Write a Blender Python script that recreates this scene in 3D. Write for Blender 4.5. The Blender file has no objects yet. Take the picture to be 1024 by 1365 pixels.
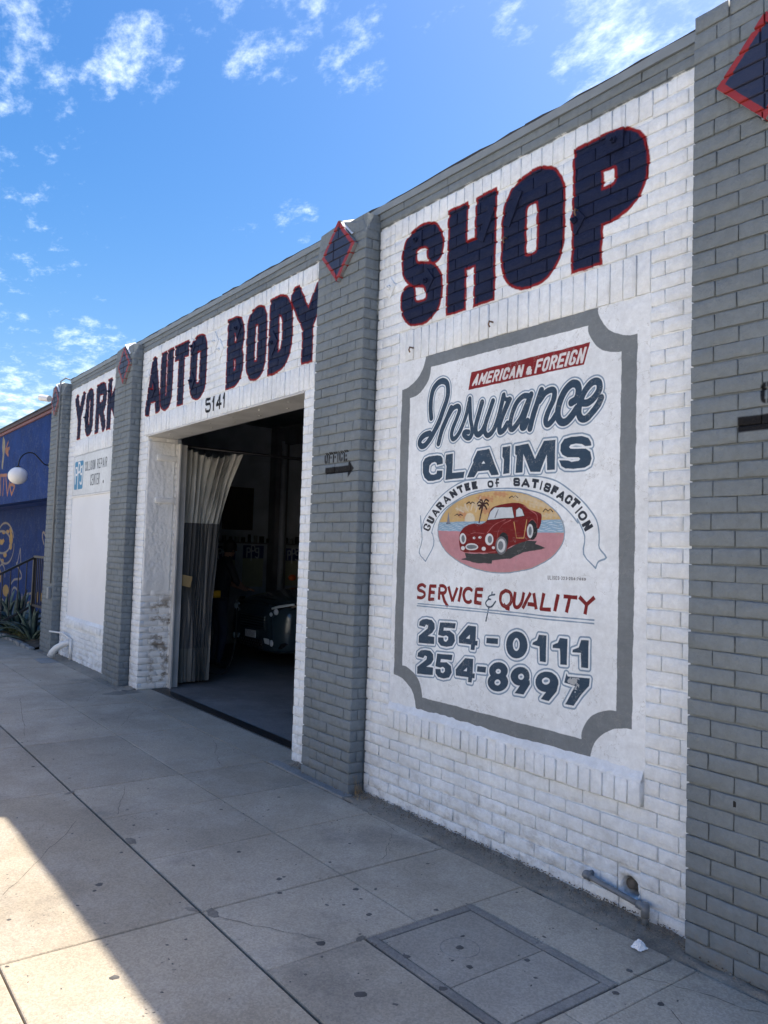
import bpy, bmesh, math, random
import numpy as np
from mathutils import Vector, Matrix
R = math.radians
sc = bpy.context.scene
col = sc.collection

# ------------------------------------------------------------------ camera
cam_d = bpy.data.cameras.new('camera')
cam = bpy.data.objects.new('camera', cam_d)
col.objects.link(cam)
sc.camera = cam
YAW, PITCH, ROLL = 0.9305165, 0.0513185, 0.0304741
fw = Vector((-math.sin(YAW)*math.cos(PITCH), math.cos(YAW)*math.cos(PITCH), math.sin(PITCH)))
r0 = Vector((math.cos(YAW), math.sin(YAW), 0)); u0 = r0.cross(fw)
rt = math.cos(ROLL)*r0 + math.sin(ROLL)*u0
up = -math.sin(ROLL)*r0 + math.cos(ROLL)*u0
M = Matrix((rt, up, -fw)).transposed().to_4x4()
M.translation = Vector((1.90455, -3.15054, 1.61781))
cam.matrix_world = M
cam_d.sensor_fit = 'HORIZONTAL'; cam_d.sensor_width = 36.0
cam_d.lens = 36.0*1051.48/1024
cam_d.clip_start = .05; cam_d.clip_end = 3000
sc.render.resolution_x = 768; sc.render.resolution_y = 1024

# ------------------------------------------------------------------ sky and sun
SUN = Vector((.73, 2.06, 4.02)).normalized()
SUN_EL = math.asin(SUN.z)
SUN_AZ = math.atan2(SUN.x, SUN.y)
w = bpy.data.worlds.new('World'); sc.world = w; w.use_nodes = True
nt = w.node_tree; nt.nodes.clear()
def wn(t, **k):
    n = nt.nodes.new(t)
    for a, b in k.items(): setattr(n, a, b)
    return n
def wl(a, b): nt.links.new(a, b)
def wmath(op, a, b=None, c=None, clamp=False):
    n = wn('ShaderNodeMath', operation=op, use_clamp=clamp)
    for i, v in enumerate((a, b, c)):
        if v is None: continue
        if isinstance(v, (int, float)): n.inputs[i].default_value = v
        else: wl(v, n.inputs[i])
    return n.outputs[0]
sky = wn('ShaderNodeTexSky', sky_type='NISHITA', sun_disc=False)
sky.sun_elevation = SUN_EL; sky.sun_rotation = SUN_AZ
sky.air_density = 1.15; sky.dust_density = 3.0; sky.ozone_density = 2.0; sky.altitude = 100
tc = wn('ShaderNodeTexCoord')
nrm = wn('ShaderNodeVectorMath', operation='NORMALIZE'); wl(tc.outputs['Generated'], nrm.inputs[0])
sep = wn('ShaderNodeSeparateXYZ'); wl(nrm.outputs[0], sep.inputs[0])
zz = wmath('MAXIMUM', wmath('ADD', sep.outputs[2], .12), .05)
cmb = wn('ShaderNodeCombineXYZ')
wl(wmath('DIVIDE', sep.outputs[0], zz), cmb.inputs[0]); wl(wmath('DIVIDE', sep.outputs[1], zz), cmb.inputs[1])
def cnoise(scale, detail, rough=.6, off=0, stretch=(1, 1, 1)):
    mp = wn('ShaderNodeMapping'); mp.inputs['Location'].default_value = (off, off*.7, off*.3)
    mp.inputs['Scale'].default_value = stretch; mp.inputs['Rotation'].default_value = (0, 0, .5)
    wl(cmb.outputs[0], mp.inputs[0])
    n = wn('ShaderNodeTexNoise'); n.inputs['Scale'].default_value = scale; n.inputs['Detail'].default_value = detail
    n.inputs['Roughness'].default_value = rough; wl(mp.outputs[0], n.inputs['Vector'])
    return n.outputs['Fac']
def pixdir(px, py):
    return (1051.48*fw + (px-512)*rt - (py-682.5)*up).normalized()
# cloud banks, each at its own bearing in the sky (direction, angular radius in degrees, weight)
banks = [((190, 75), 2.6, 1.1), ((133, 110), 1.3, 1.1), ((30, 95), 3.6, .95), ((15, 15), 3.5, .95), ((365, 18), 4.5, 1.0), ((465, 60), 3.0, .95), ((550, 15), 4, .7), ((700, 0), 4, .7),
         ((860, 25), 6.0, 1.05), ((200, 5), 4.0, .5), ((398, 293), 1.7, .85), ((325, 296), 1.5, .7), ((620, 22), 3.0, .45), ((455, 290), 1.8, .45),
         ((110, 480), 3.2, 1.0), ((10, 545), 3.6, 1.1), ((150, 458), 1.5, 1.0), ((30, 448), 1.0, .6), ((80, 520), 2.5, .9), ((560, 45), 2.0, .35),
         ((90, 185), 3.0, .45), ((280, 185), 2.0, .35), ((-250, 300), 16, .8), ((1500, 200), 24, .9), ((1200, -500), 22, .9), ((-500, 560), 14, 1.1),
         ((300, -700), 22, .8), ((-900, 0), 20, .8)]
acc = None
for (p, rad, wt) in banks:
    d = pixdir(*p)
    dt = wn('ShaderNodeVectorMath', operation='DOT_PRODUCT'); wl(nrm.outputs[0], dt.inputs[0]); dt.inputs[1].default_value = d
    c1 = math.cos(R(rad))
    mr = wn('ShaderNodeMapRange', interpolation_type='SMOOTHSTEP'); wl(dt.outputs['Value'], mr.inputs['Value'])
    mr.inputs['From Min'].default_value = math.cos(R(rad*1.5)); mr.inputs['From Max'].default_value = 1-(1-c1)*.08
    mr.inputs['To Min'].default_value = 0; mr.inputs['To Max'].default_value = wt
    acc = mr.outputs[0] if acc is None else wmath('MAXIMUM', acc, mr.outputs[0])
for dv, rad, wt in ((Vector((.5, -.8, .35)), 34, .85), (Vector((-.6, -.75, .5)), 30, .85), (Vector((.9, -.1, .5)), 26, .8), (Vector((0, -.3, .95)), 22, .7)):  # unseen cloud banks behind the camera, added to brighten the ambient fill
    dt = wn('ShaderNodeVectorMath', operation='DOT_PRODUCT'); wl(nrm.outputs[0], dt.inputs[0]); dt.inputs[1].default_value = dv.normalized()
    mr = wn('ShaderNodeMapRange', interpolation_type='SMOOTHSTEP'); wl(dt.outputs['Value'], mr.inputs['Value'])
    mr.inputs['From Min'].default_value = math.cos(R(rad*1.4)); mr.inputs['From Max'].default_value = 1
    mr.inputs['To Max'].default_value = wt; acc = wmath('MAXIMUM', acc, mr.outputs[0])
n1 = cnoise(11.0, 10, .66, 3.1, (1.0, 1.5, 1)); n2 = cnoise(1.6, 3, .5, 8.2)
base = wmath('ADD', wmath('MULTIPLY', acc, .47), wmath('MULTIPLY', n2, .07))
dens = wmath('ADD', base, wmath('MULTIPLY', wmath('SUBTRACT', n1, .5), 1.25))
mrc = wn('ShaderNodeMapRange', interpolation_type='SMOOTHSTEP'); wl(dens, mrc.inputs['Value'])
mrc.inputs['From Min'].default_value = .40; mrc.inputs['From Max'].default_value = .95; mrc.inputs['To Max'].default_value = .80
hsv = wn('ShaderNodeHueSaturation'); hsv.inputs['Saturation'].default_value = 1.5; hsv.inputs['Hue'].default_value = .504
hsv.inputs['Value'].default_value = 1.0
wl(sky.outputs[0], hsv.inputs['Color'])
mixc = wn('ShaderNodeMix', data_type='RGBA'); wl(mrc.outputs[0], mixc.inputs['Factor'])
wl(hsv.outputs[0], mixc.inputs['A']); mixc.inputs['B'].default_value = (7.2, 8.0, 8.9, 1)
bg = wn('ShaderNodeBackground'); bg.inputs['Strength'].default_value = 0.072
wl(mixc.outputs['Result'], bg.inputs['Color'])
wo = wn('ShaderNodeOutputWorld'); wl(bg.outputs[0], wo.inputs[0])

sun_d = bpy.data.lights.new('sun', 'SUN'); sun_d.energy = 3.0; sun_d.angle = R(.6); sun_d.color = (1, .91, .78)
sun = bpy.data.objects.new('sun', sun_d); col.objects.link(sun)
sun.rotation_euler = (-SUN).to_track_quat('-Z', 'Y').to_euler(); sun.location = (0, 5, 12)

sc.view_settings.view_transform = 'Standard'; sc.view_settings.look = 'None'
sc.view_settings.gamma = 1; sc.view_settings.use_curve_mapping = False
sc.view_settings.exposure = 1.68
sc.cycles.use_denoising = True
sc.cycles.max_bounces = 8; sc.cycles.diffuse_bounces = 5; sc.cycles.transparent_max_bounces = 8

# ------------------------------------------------------------------ helpers
rnd = random.Random(7)
def link(o, parent=None):
    col.objects.link(o)
    if parent is not None: o.parent = parent
    return o
def mesh_obj(name, verts, faces, mat, parent=None, smooth=False, mats=None, fmat=None):
    me = bpy.data.meshes.new(name)
    me.from_pydata([tuple(v) for v in verts], [], faces)
    if mat: me.materials.append(mat)
    if mats:
        for m_ in mats: me.materials.append(m_)
    if fmat: me.polygons.foreach_set('material_index', fmat)
    if smooth: me.polygons.foreach_set('use_smooth', [True]*len(me.polygons))
    me.update()
    o = bpy.data.objects.new(name, me)
    return link(o, parent)
def tag(o, label=None, cat=None, group=None, kind=None):
    if label: o['label'] = label
    if cat: o['category'] = cat
    if group: o['group'] = group
    if kind: o['kind'] = kind
    return o
def empty(name, loc=(0, 0, 0), **k):
    o = bpy.data.objects.new(name, None); o.location = loc; o.empty_display_size = .1
    link(o); tag(o, **k); return o
def part(o, p):                       # parent keeping world place (parents are unrotated empties)
    o.parent = p
    base = Vector((0, 0, 0)); q = p
    while q is not None:
        base += q.location; q = q.parent
    o.location = o.location - base
    return o
class MB:
    def __init__(s): s.v = []; s.f = []; s.m = []
    def add(s, vs, fs, mi=0):
        n = len(s.v); s.v += [tuple(v) for v in vs]; s.f += [tuple(i+n for i in f) for f in fs]; s.m += [mi]*len(fs)
    def box(s, x0, x1, y0, y1, z0, z1, mi=0):
        s.add([(x0,y0,z0),(x1,y0,z0),(x1,y1,z0),(x0,y1,z0),(x0,y0,z1),(x1,y0,z1),(x1,y1,z1),(x0,y1,z1)],
              [(3,2,1,0),(4,5,6,7),(0,1,5,4),(1,2,6,5),(2,3,7,6),(3,0,4,7)], mi)
    def tube(s, pts, r, n=10, mi=0, caps=True, radii=None):
        pts = [Vector(p) for p in pts]; rings = []; prev = None
        for i, p in enumerate(pts):
            t = (pts[min(i+1, len(pts)-1)] - pts[max(i-1, 0)]).normalized()
            if prev is None:
                a = Vector((0, 0, 1)) if abs(t.z) < .9 else Vector((1, 0, 0))
                u = t.cross(a).normalized()
            else: u = (prev - t*prev.dot(t)).normalized()
            prev = u; v = t.cross(u); rr = radii[i] if radii else r
            rings.append([p + rr*(math.cos(2*math.pi*k/n)*u + math.sin(2*math.pi*k/n)*v) for k in range(n)])
        vs = [q for g in rings for q in g]; fs = []
        for i in range(len(pts)-1):
            for k in range(n):
                a = i*n+k; b = i*n+(k+1) % n
                fs.append((a, b, b+n, a+n))
        if caps: fs.append(tuple(range(n-1, -1, -1))); fs.append(tuple(len(vs)-n+k for k in range(n)))
        s.add(vs, fs, mi)
    def sphere(s, c, rx, ry, rz, n=20, m=12, mi=0):
        vs = []; fs = []
        for i in range(m+1):
            a = math.pi*i/m
            for k in range(n):
                b = 2*math.pi*k/n
                vs.append((c[0]+rx*math.sin(a)*math.cos(b), c[1]+ry*math.sin(a)*math.sin(b), c[2]+rz*math.cos(a)))
        for i in range(m):
            for k in range(n):
                a0 = i*n+k; a1 = i*n+(k+1) % n
                fs.append((a0, a0+n, a1+n, a1))
        s.add(vs, fs, mi)
    def build(s, name, mat, parent=None, smooth=False, mats=None):
        return mesh_obj(name, s.v, s.f, mat, parent, smooth, mats, s.m if mats else None)
def bevel(o, w_, seg=2, ang=35):
    m_ = o.modifiers.new('bevel', 'BEVEL'); m_.width = w_; m_.segments = seg; m_.limit_method = 'ANGLE'; m_.angle_limit = R(ang)
    return o
def loc3(o, p): o.location = p; return o

# ------------------------------------------------------------------ materials
class Mat:
    def __init__(s, name, color=(.5, .5, .5), rough=.6, metal=0., spec=.5):
        s.m = bpy.data.materials.new(name); s.m.use_nodes = True; s.t = s.m.node_tree; s.n = s.t.nodes
        s.b = s.n['Principled BSDF']
        s.b.inputs['Base Color'].default_value = (*color, 1); s.b.inputs['Roughness'].default_value = rough
        s.b.inputs['Metallic'].default_value = metal; s.b.inputs['Specular IOR Level'].default_value = spec
        s.geo = s.n.new('ShaderNodeNewGeometry'); s.pos = s.geo.outputs['Position']; s.h = []
    def node(s, t, **k):
        n = s.n.new(t)
        for a, b in k.items(): setattr(n, a, b)
        return n
    def lk(s, a, b): s.t.links.new(a, b)
    def noise(s, scale, detail=5, rough=.55, stretch=(1, 1, 1), off=0, dist=0):
        mp = s.node('ShaderNodeMapping'); mp.inputs['Scale'].default_value = stretch; mp.inputs['Location'].default_value = (off, off, off)
        s.lk(s.pos, mp.inputs[0])
        n = s.node('ShaderNodeTexNoise'); n.inputs['Scale'].default_value = scale; n.inputs['Detail'].default_value = detail
        n.inputs['Roughness'].default_value = rough; n.inputs['Distortion'].default_value = dist
        s.lk(mp.outputs[0], n.inputs['Vector']); return n.outputs['Fac']
    def ramp(s, f, a, b, lo=0., hi=1.):
        n = s.node('ShaderNodeMapRange', interpolation_type='SMOOTHSTEP'); s.lk(f, n.inputs['Value'])
        n.inputs['From Min'].default_value = a; n.inputs['From Max'].default_value = b
        n.inputs['To Min'].default_value = lo; n.inputs['To Max'].default_value = hi; return n.outputs[0]
    def math(s, op, a, b=None, clamp=False):
        n = s.node('ShaderNodeMath', operation=op, use_clamp=clamp)
        for i, v in enumerate((a, b)):
            if v is None: continue
            if isinstance(v, (int, float)): n.inputs[i].default_value = v
            else: s.lk(v, n.inputs[i])
        return n.outputs[0]
    def mix(s, f, a, b, mode='MIX'):
        n = s.node('ShaderNodeMix', data_type='RGBA', blend_type=mode)
        for k, v in (('Factor', f), ('A', a), ('B', b)):
            if isinstance(v, (int, float)): n.inputs[k].default_value = v
            elif isinstance(v, tuple): n.inputs[k].default_value = (*v, 1) if len(v) == 3 else v
            else: s.lk(v, n.inputs[k])
        return n.outputs['Result']
    def color(s, c): s.lk(c, s.b.inputs['Base Color']); return s
    def bump(s, h, dist, strength=1.):
        n = s.node('ShaderNodeBump'); n.inputs['Distance'].default_value = dist; n.inputs['Strength'].default_value = strength
        s.lk(h, n.inputs['Height'])
        if s.h: s.lk(s.h[-1], n.inputs['Normal'])
        s.h.append(n.outputs[0]); s.lk(n.outputs[0], s.b.inputs['Normal']); return s
    def sep(s):
        n = s.node('ShaderNodeSeparateXYZ'); s.lk(s.pos, n.inputs[0]); return n.outputs
def simple(name, color, rough=.6, metal=0., var=.15, scale=8, bump=.0, bscale=60, spec=.5):
    m = Mat(name, color, rough, metal, spec)
    if var:
        f = m.noise(scale, 6)
        m.color(m.mix(m.ramp(f, .25, .75), tuple(c*(1-var) for c in color), tuple(min(1, c*(1+var)) for c in color)))
    if bump: m.bump(m.noise(bscale, 4), bump)
    return m.m

# ------------------------------------------------------------------ flat print: a small painter for hand painted lettering
def clin(c): return np.array(c, np.float32)
class Canvas:
    def __init__(s, x0, z0, x1, z1, px, base):
        s.x0, s.z0, s.px = x0, z0, px
        s.W = int(round((x1-x0)/px)); s.H = int(round((z1-z0)/px))
        s.x1, s.z1 = x0+s.W*px, z0+s.H*px
        s.a = np.empty((s.H, s.W, 3), np.float32); s.a[:] = base
    def draw(s, fn, color, bb, aa=.7, alpha=1., wob=.0012):
        i0 = max(0, int((bb[0]-s.x0)/s.px)-2); i1 = min(s.W, int((bb[2]-s.x0)/s.px)+3)
        j0 = max(0, int((bb[1]-s.z0)/s.px)-2); j1 = min(s.H, int((bb[3]-s.z0)/s.px)+3)
        if i1 <= i0 or j1 <= j0: return
        X, Z = np.meshgrid(s.x0+(np.arange(i0, i1)+.5)*s.px, s.z0+(np.arange(j0, j1)+.5)*s.px)
        d = fn(X, Z)
        d = d + wob*(np.sin(X*31+Z*17)*np.sin(Z*43-X*13)+.5*np.sin(X*97+1.3+3*np.sin(Z*21))*np.sin(Z*83+.7+2*np.sin(X*19))+.22*np.sin(X*371)*np.sin(Z*333+2*np.sin(X*57)))
        al = np.clip(.5-d/(s.px*2*aa), 0, 1)[..., None]*alpha
        s.a[j0:j1, i0:i1] = s.a[j0:j1, i0:i1]*(1-al)+clin(color)*al
    def image(s, name):
        im = bpy.data.images.new(name, s.W, s.H, alpha=False)
        v = np.clip(s.a, 0, 1); v = np.where(v <= .0031308, v*12.92, 1.055*np.power(v, 1/2.4)-.055)
        out = np.ones((s.H, s.W, 4), np.float32); out[..., :3] = v
        im.pixels.foreach_set(out.ravel()); im.update(); im.pack(); return im
def P2(flat): a = np.array(flat, float).reshape(-1, 2)/1000.; return a
def bbox(p, m=.03): p = np.asarray(p); return (p[:, 0].min()-m, p[:, 1].min()-m, p[:, 0].max()+m, p[:, 1].max()+m)
def sd_poly(p):
    p = np.asarray(p, float)
    def f(X, Z):
        d = np.full(X.shape, 1e9); ins = np.zeros(X.shape, bool); n = len(p)
        for i in range(n):
            ax, az = p[i]; bx, bz = p[(i+1) % n]
            ex, ez = bx-ax, bz-az; L = ex*ex+ez*ez+1e-12
            t = np.clip(((X-ax)*ex+(Z-az)*ez)/L, 0, 1)
            d = np.minimum(d, (X-ax-t*ex)**2+(Z-az-t*ez)**2)
            c = (az > Z) != (bz > Z)
            ins ^= c & (X < (bx-ax)*(Z-az)/(bz-az+1e-12)+ax)
        d = np.sqrt(d); return np.where(ins, -d, d)
    return f
def sd_line(p, hw, flat=True):
    p = np.asarray(p, float); n = len(p)
    closed = n > 2 and np.allclose(p[0], p[-1])
    def f(X, Z):
        d = np.full(X.shape, 1e9)
        for i in range(n-1):
            ax, az = p[i]; ex, ez = p[i+1]-p[i]; L = math.hypot(ex, ez)
            if L < 1e-7: continue
            ex /= L; ez /= L
            u = (X-ax)*ex+(Z-az)*ez; v = np.abs(-(X-ax)*ez+(Z-az)*ex)
            if flat:
                dd = np.maximum(v-hw, np.maximum(-u, u-L))
                if i > 0 or closed: dd = np.minimum(dd, np.hypot(X-ax, Z-az)-hw)
            else: dd = np.hypot(v, np.maximum(0, np.maximum(-u, u-L)))-hw
            d = np.minimum(d, dd)
        return d
    return f
def smooth(p, n=6):
    p = np.asarray(p, float)
    if len(p) < 3: return p
    q = [2*p[0]-p[1]]+list(p)+[2*p[-1]-p[-2]]; out = []
    for i in range(1, len(q)-2):
        for k in range(n):
            t = k/n
            out.append(.5*((2*q[i])+(-q[i-1]+q[i+1])*t+(2*q[i-1]-5*q[i]+4*q[i+1]-q[i+2])*t*t+(-q[i-1]+3*q[i]-3*q[i+1]+q[i+2])*t**3))
    out.append(q[-2]); return np.array(out)
def union(fs): return lambda X, Z: np.minimum.reduce([f(X, Z) for f in fs])
def inter(a, b): return lambda X, Z: np.maximum(a(X, Z), b(X, Z))
def minus(a, b): return lambda X, Z: np.maximum(a(X, Z), -b(X, Z))
GL = {  # stroke centrelines in the unit box; a third value 1 marks a rounded corner
 'A': [[(0, 0), (.5, 1), (1, 0)], [(.2, .27), (.8, .27)]], 'B': [[(0, 0), (0, 1)], [(0, 1), (1, 1, 1), (1, .52, 1), (0, .52)], [(0, .52), (1, .52, 1), (1, 0, 1), (0, 0)]],
 'C': [[(1, .7), (1, 1, 1), (0, 1, 1), (0, 0, 1), (1, 0, 1), (1, .3)]], 'D': [[(0, 0), (0, 1)], [(0, 1), (1, 1, 1), (1, 0, 1), (0, 0)]],
 'E': [[(0, 0), (0, 1)], [(0, 1), (1, 1)], [(0, .5), (.8, .5)], [(0, 0), (1, 0)]], 'F': [[(0, 0), (0, 1)], [(0, 1), (1, 1)], [(0, .5), (.8, .5)]],
 'G': [[(1, .72), (1, 1, 1), (0, 1, 1), (0, 0, 1), (1, 0, 1), (1, .42)], [(.55, .42), (1, .42)]], 'H': [[(0, 0), (0, 1)], [(1, 0), (1, 1)], [(0, .5), (1, .5)]],
 'I': [[(.5, 0), (.5, 1)]], 'K': [[(0, 0), (0, 1)], [(1, 1), (0, .38)], [(.3, .55), (1, 0)]], 'L': [[(0, 0), (0, 1)], [(0, 0), (1, 0)]],
 'M': [[(0, 0), (0, 1)], [(0, 1), (.5, .3), (1, 1)], [(1, 0), (1, 1)]], 'N': [[(0, 0), (0, 1)], [(0, 1), (1, 0)], [(1, 0), (1, 1)]],
 'O': [[(0, .5), (0, 1, 1), (1, 1, 1), (1, 0, 1), (0, 0, 1), (0, .5)]], 'P': [[(0, 0), (0, 1)], [(0, 1), (1, 1, 1), (1, .42, 1), (0, .42)]],
 'R': [[(0, 0), (0, 1)], [(0, 1), (1, 1, 1), (1, .48, 1), (0, .48)], [(.5, .48), (1, 0)]],
 'S': [[(1, .7), (1, 1, 1), (0, 1, 1), (0, .56, 1), (1, .44, 1), (1, 0, 1), (0, 0, 1), (0, .3)]], 'T': [[(0, 1), (1, 1)], [(.5, 0), (.5, 1)]],
 'U': [[(0, 1), (0, 0, 1), (1, 0, 1), (1, 1)]], 'V': [[(0, 1), (.5, 0), (1, 1)]], 'Y': [[(0, 1), (.5, .45), (1, 1)], [(.5, .45), (.5, 0)]],
 '0': [[(0, .5), (0, 1, 1), (1, 1, 1), (1, 0, 1), (0, 0, 1), (0, .5)]], '1': [[(.6, 0), (.6, 1)], [(.15, .72), (.6, 1)]],
 '2': [[(0, .7), (0, 1, 1), (1, 1, 1), (1, .6, 1), (0, 0)], [(0, 0), (1, 0)]], '3': [[(0, 1), (1, 1, 1), (1, .5, 1), (.3, .5)], [(.3, .5), (1, .5, 1), (1, 0, 1), (0, 0)]],
 '4': [[(.7, 0), (.7, 1), (0, .3)], [(0, .3), (1, .3)]], '5': [[(1, 1), (0, 1)], [(0, 1), (0, .55)], [(0, .58), (1, .62, 1), (1, 0, 1), (0, 0, 1), (0, .2)]],
 '6': [[(1, 1), (0, 1, 1), (0, 0, 1), (1, 0, 1), (1, .5, 1), (0, .5)]], '7': [[(0, 1), (1, 1), (.35, 0)]],
 '9': [[(0, 0), (1, 0, 1), (1, 1, 1), (0, 1, 1), (0, .5, 1), (1, .5)]],
 '&': [[(1, 0), (.15, .75), (.3, 1, 1), (.75, 1, 1), (.7, .65), (0, .3, 1), (.1, 0, 1), (.7, 0, 1), (1, .45)]], '.': [[(.5, .45), (.5, .55)]], '-': [[(.1, .5), (.9, .5)]]}
def glyph(ch, quad, hw, ext=True):
    """signed distance of one letter laid into a quad (bl, br, tr, tl) of the wall, all in metres"""
    bl, br, tr, tl = [np.array(q, float) for q in quad]
    wq = np.linalg.norm(br-bl); hq = np.linalg.norm(tl-bl)
    iu, iv = min(.49, hw/wq), min(.49, hw/hq)
    def mp(p):
        u = iu+(1-2*iu)*p[0]; v = iv+(1-2*iv)*p[1]
        return (1-u)*(1-v)*bl+u*(1-v)*br+u*v*tr+(1-u)*v*tl
    fs = []
    for st in GL[ch]:
        pts = [mp(p) for p in st]; out = []
        for i, p in enumerate(pts):
            if len(st[i]) == 3 and 0 < i < len(pts)-1:
                a, b = pts[i-1], pts[i+1]; la, lb = np.linalg.norm(a-p), np.linalg.norm(b-p)
                rr = min(la*(.5 if 1 < i else .98), lb*(.5 if i < len(pts)-2 else .98), wq*.45)
                q0 = p+(a-p)/la*rr; q2 = p+(b-p)/lb*rr
                for t in np.linspace(0, 1, 7): 
                    k = .18  # rounder than a parabola
                    out.append((1-t)**2*q0+2*t*(1-t)*(p+0*k)+t*t*q2)
            else: out.append(p)
        out = np.array(out)
        if ext and ch not in 'SCG235' and not np.allclose(out[0], out[-1]):
            a = out[0]-out[1]; out[0] = out[0]+a/np.linalg.norm(a)*hw
            a = out[-1]-out[-2]; out[-1] = out[-1]+a/np.linalg.norm(a)*hw
        fs.append(sd_line(out, hw))
    return inter(union(fs), sd_poly([bl, br, tr, tl]))
def subquads(q, text, gap=.18, narrow={'I': .42, '1': .6, '.': .3, ' ': .5, 'M': 1.25, '-': .7}):
    bl, br, tr, tl = [np.array(k, float) for k in q]
    ws = [narrow.get(c, 1.) for c in text]; tot = sum(ws)+gap*(len(text)-1); x = 0; out = []
    for c, w_ in zip(text, ws):
        a, b = x/tot, (x+w_)/tot; x += w_+gap
        if c != ' ': out.append((c, (bl+(br-bl)*a, bl+(br-bl)*b, tl+(tr-tl)*b, tl+(tr-tl)*a)))
    return out
def rectq(x0, x1, z0, z1): return ((x0, z0), (x1, z0), (x1, z1), (x0, z1))

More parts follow.
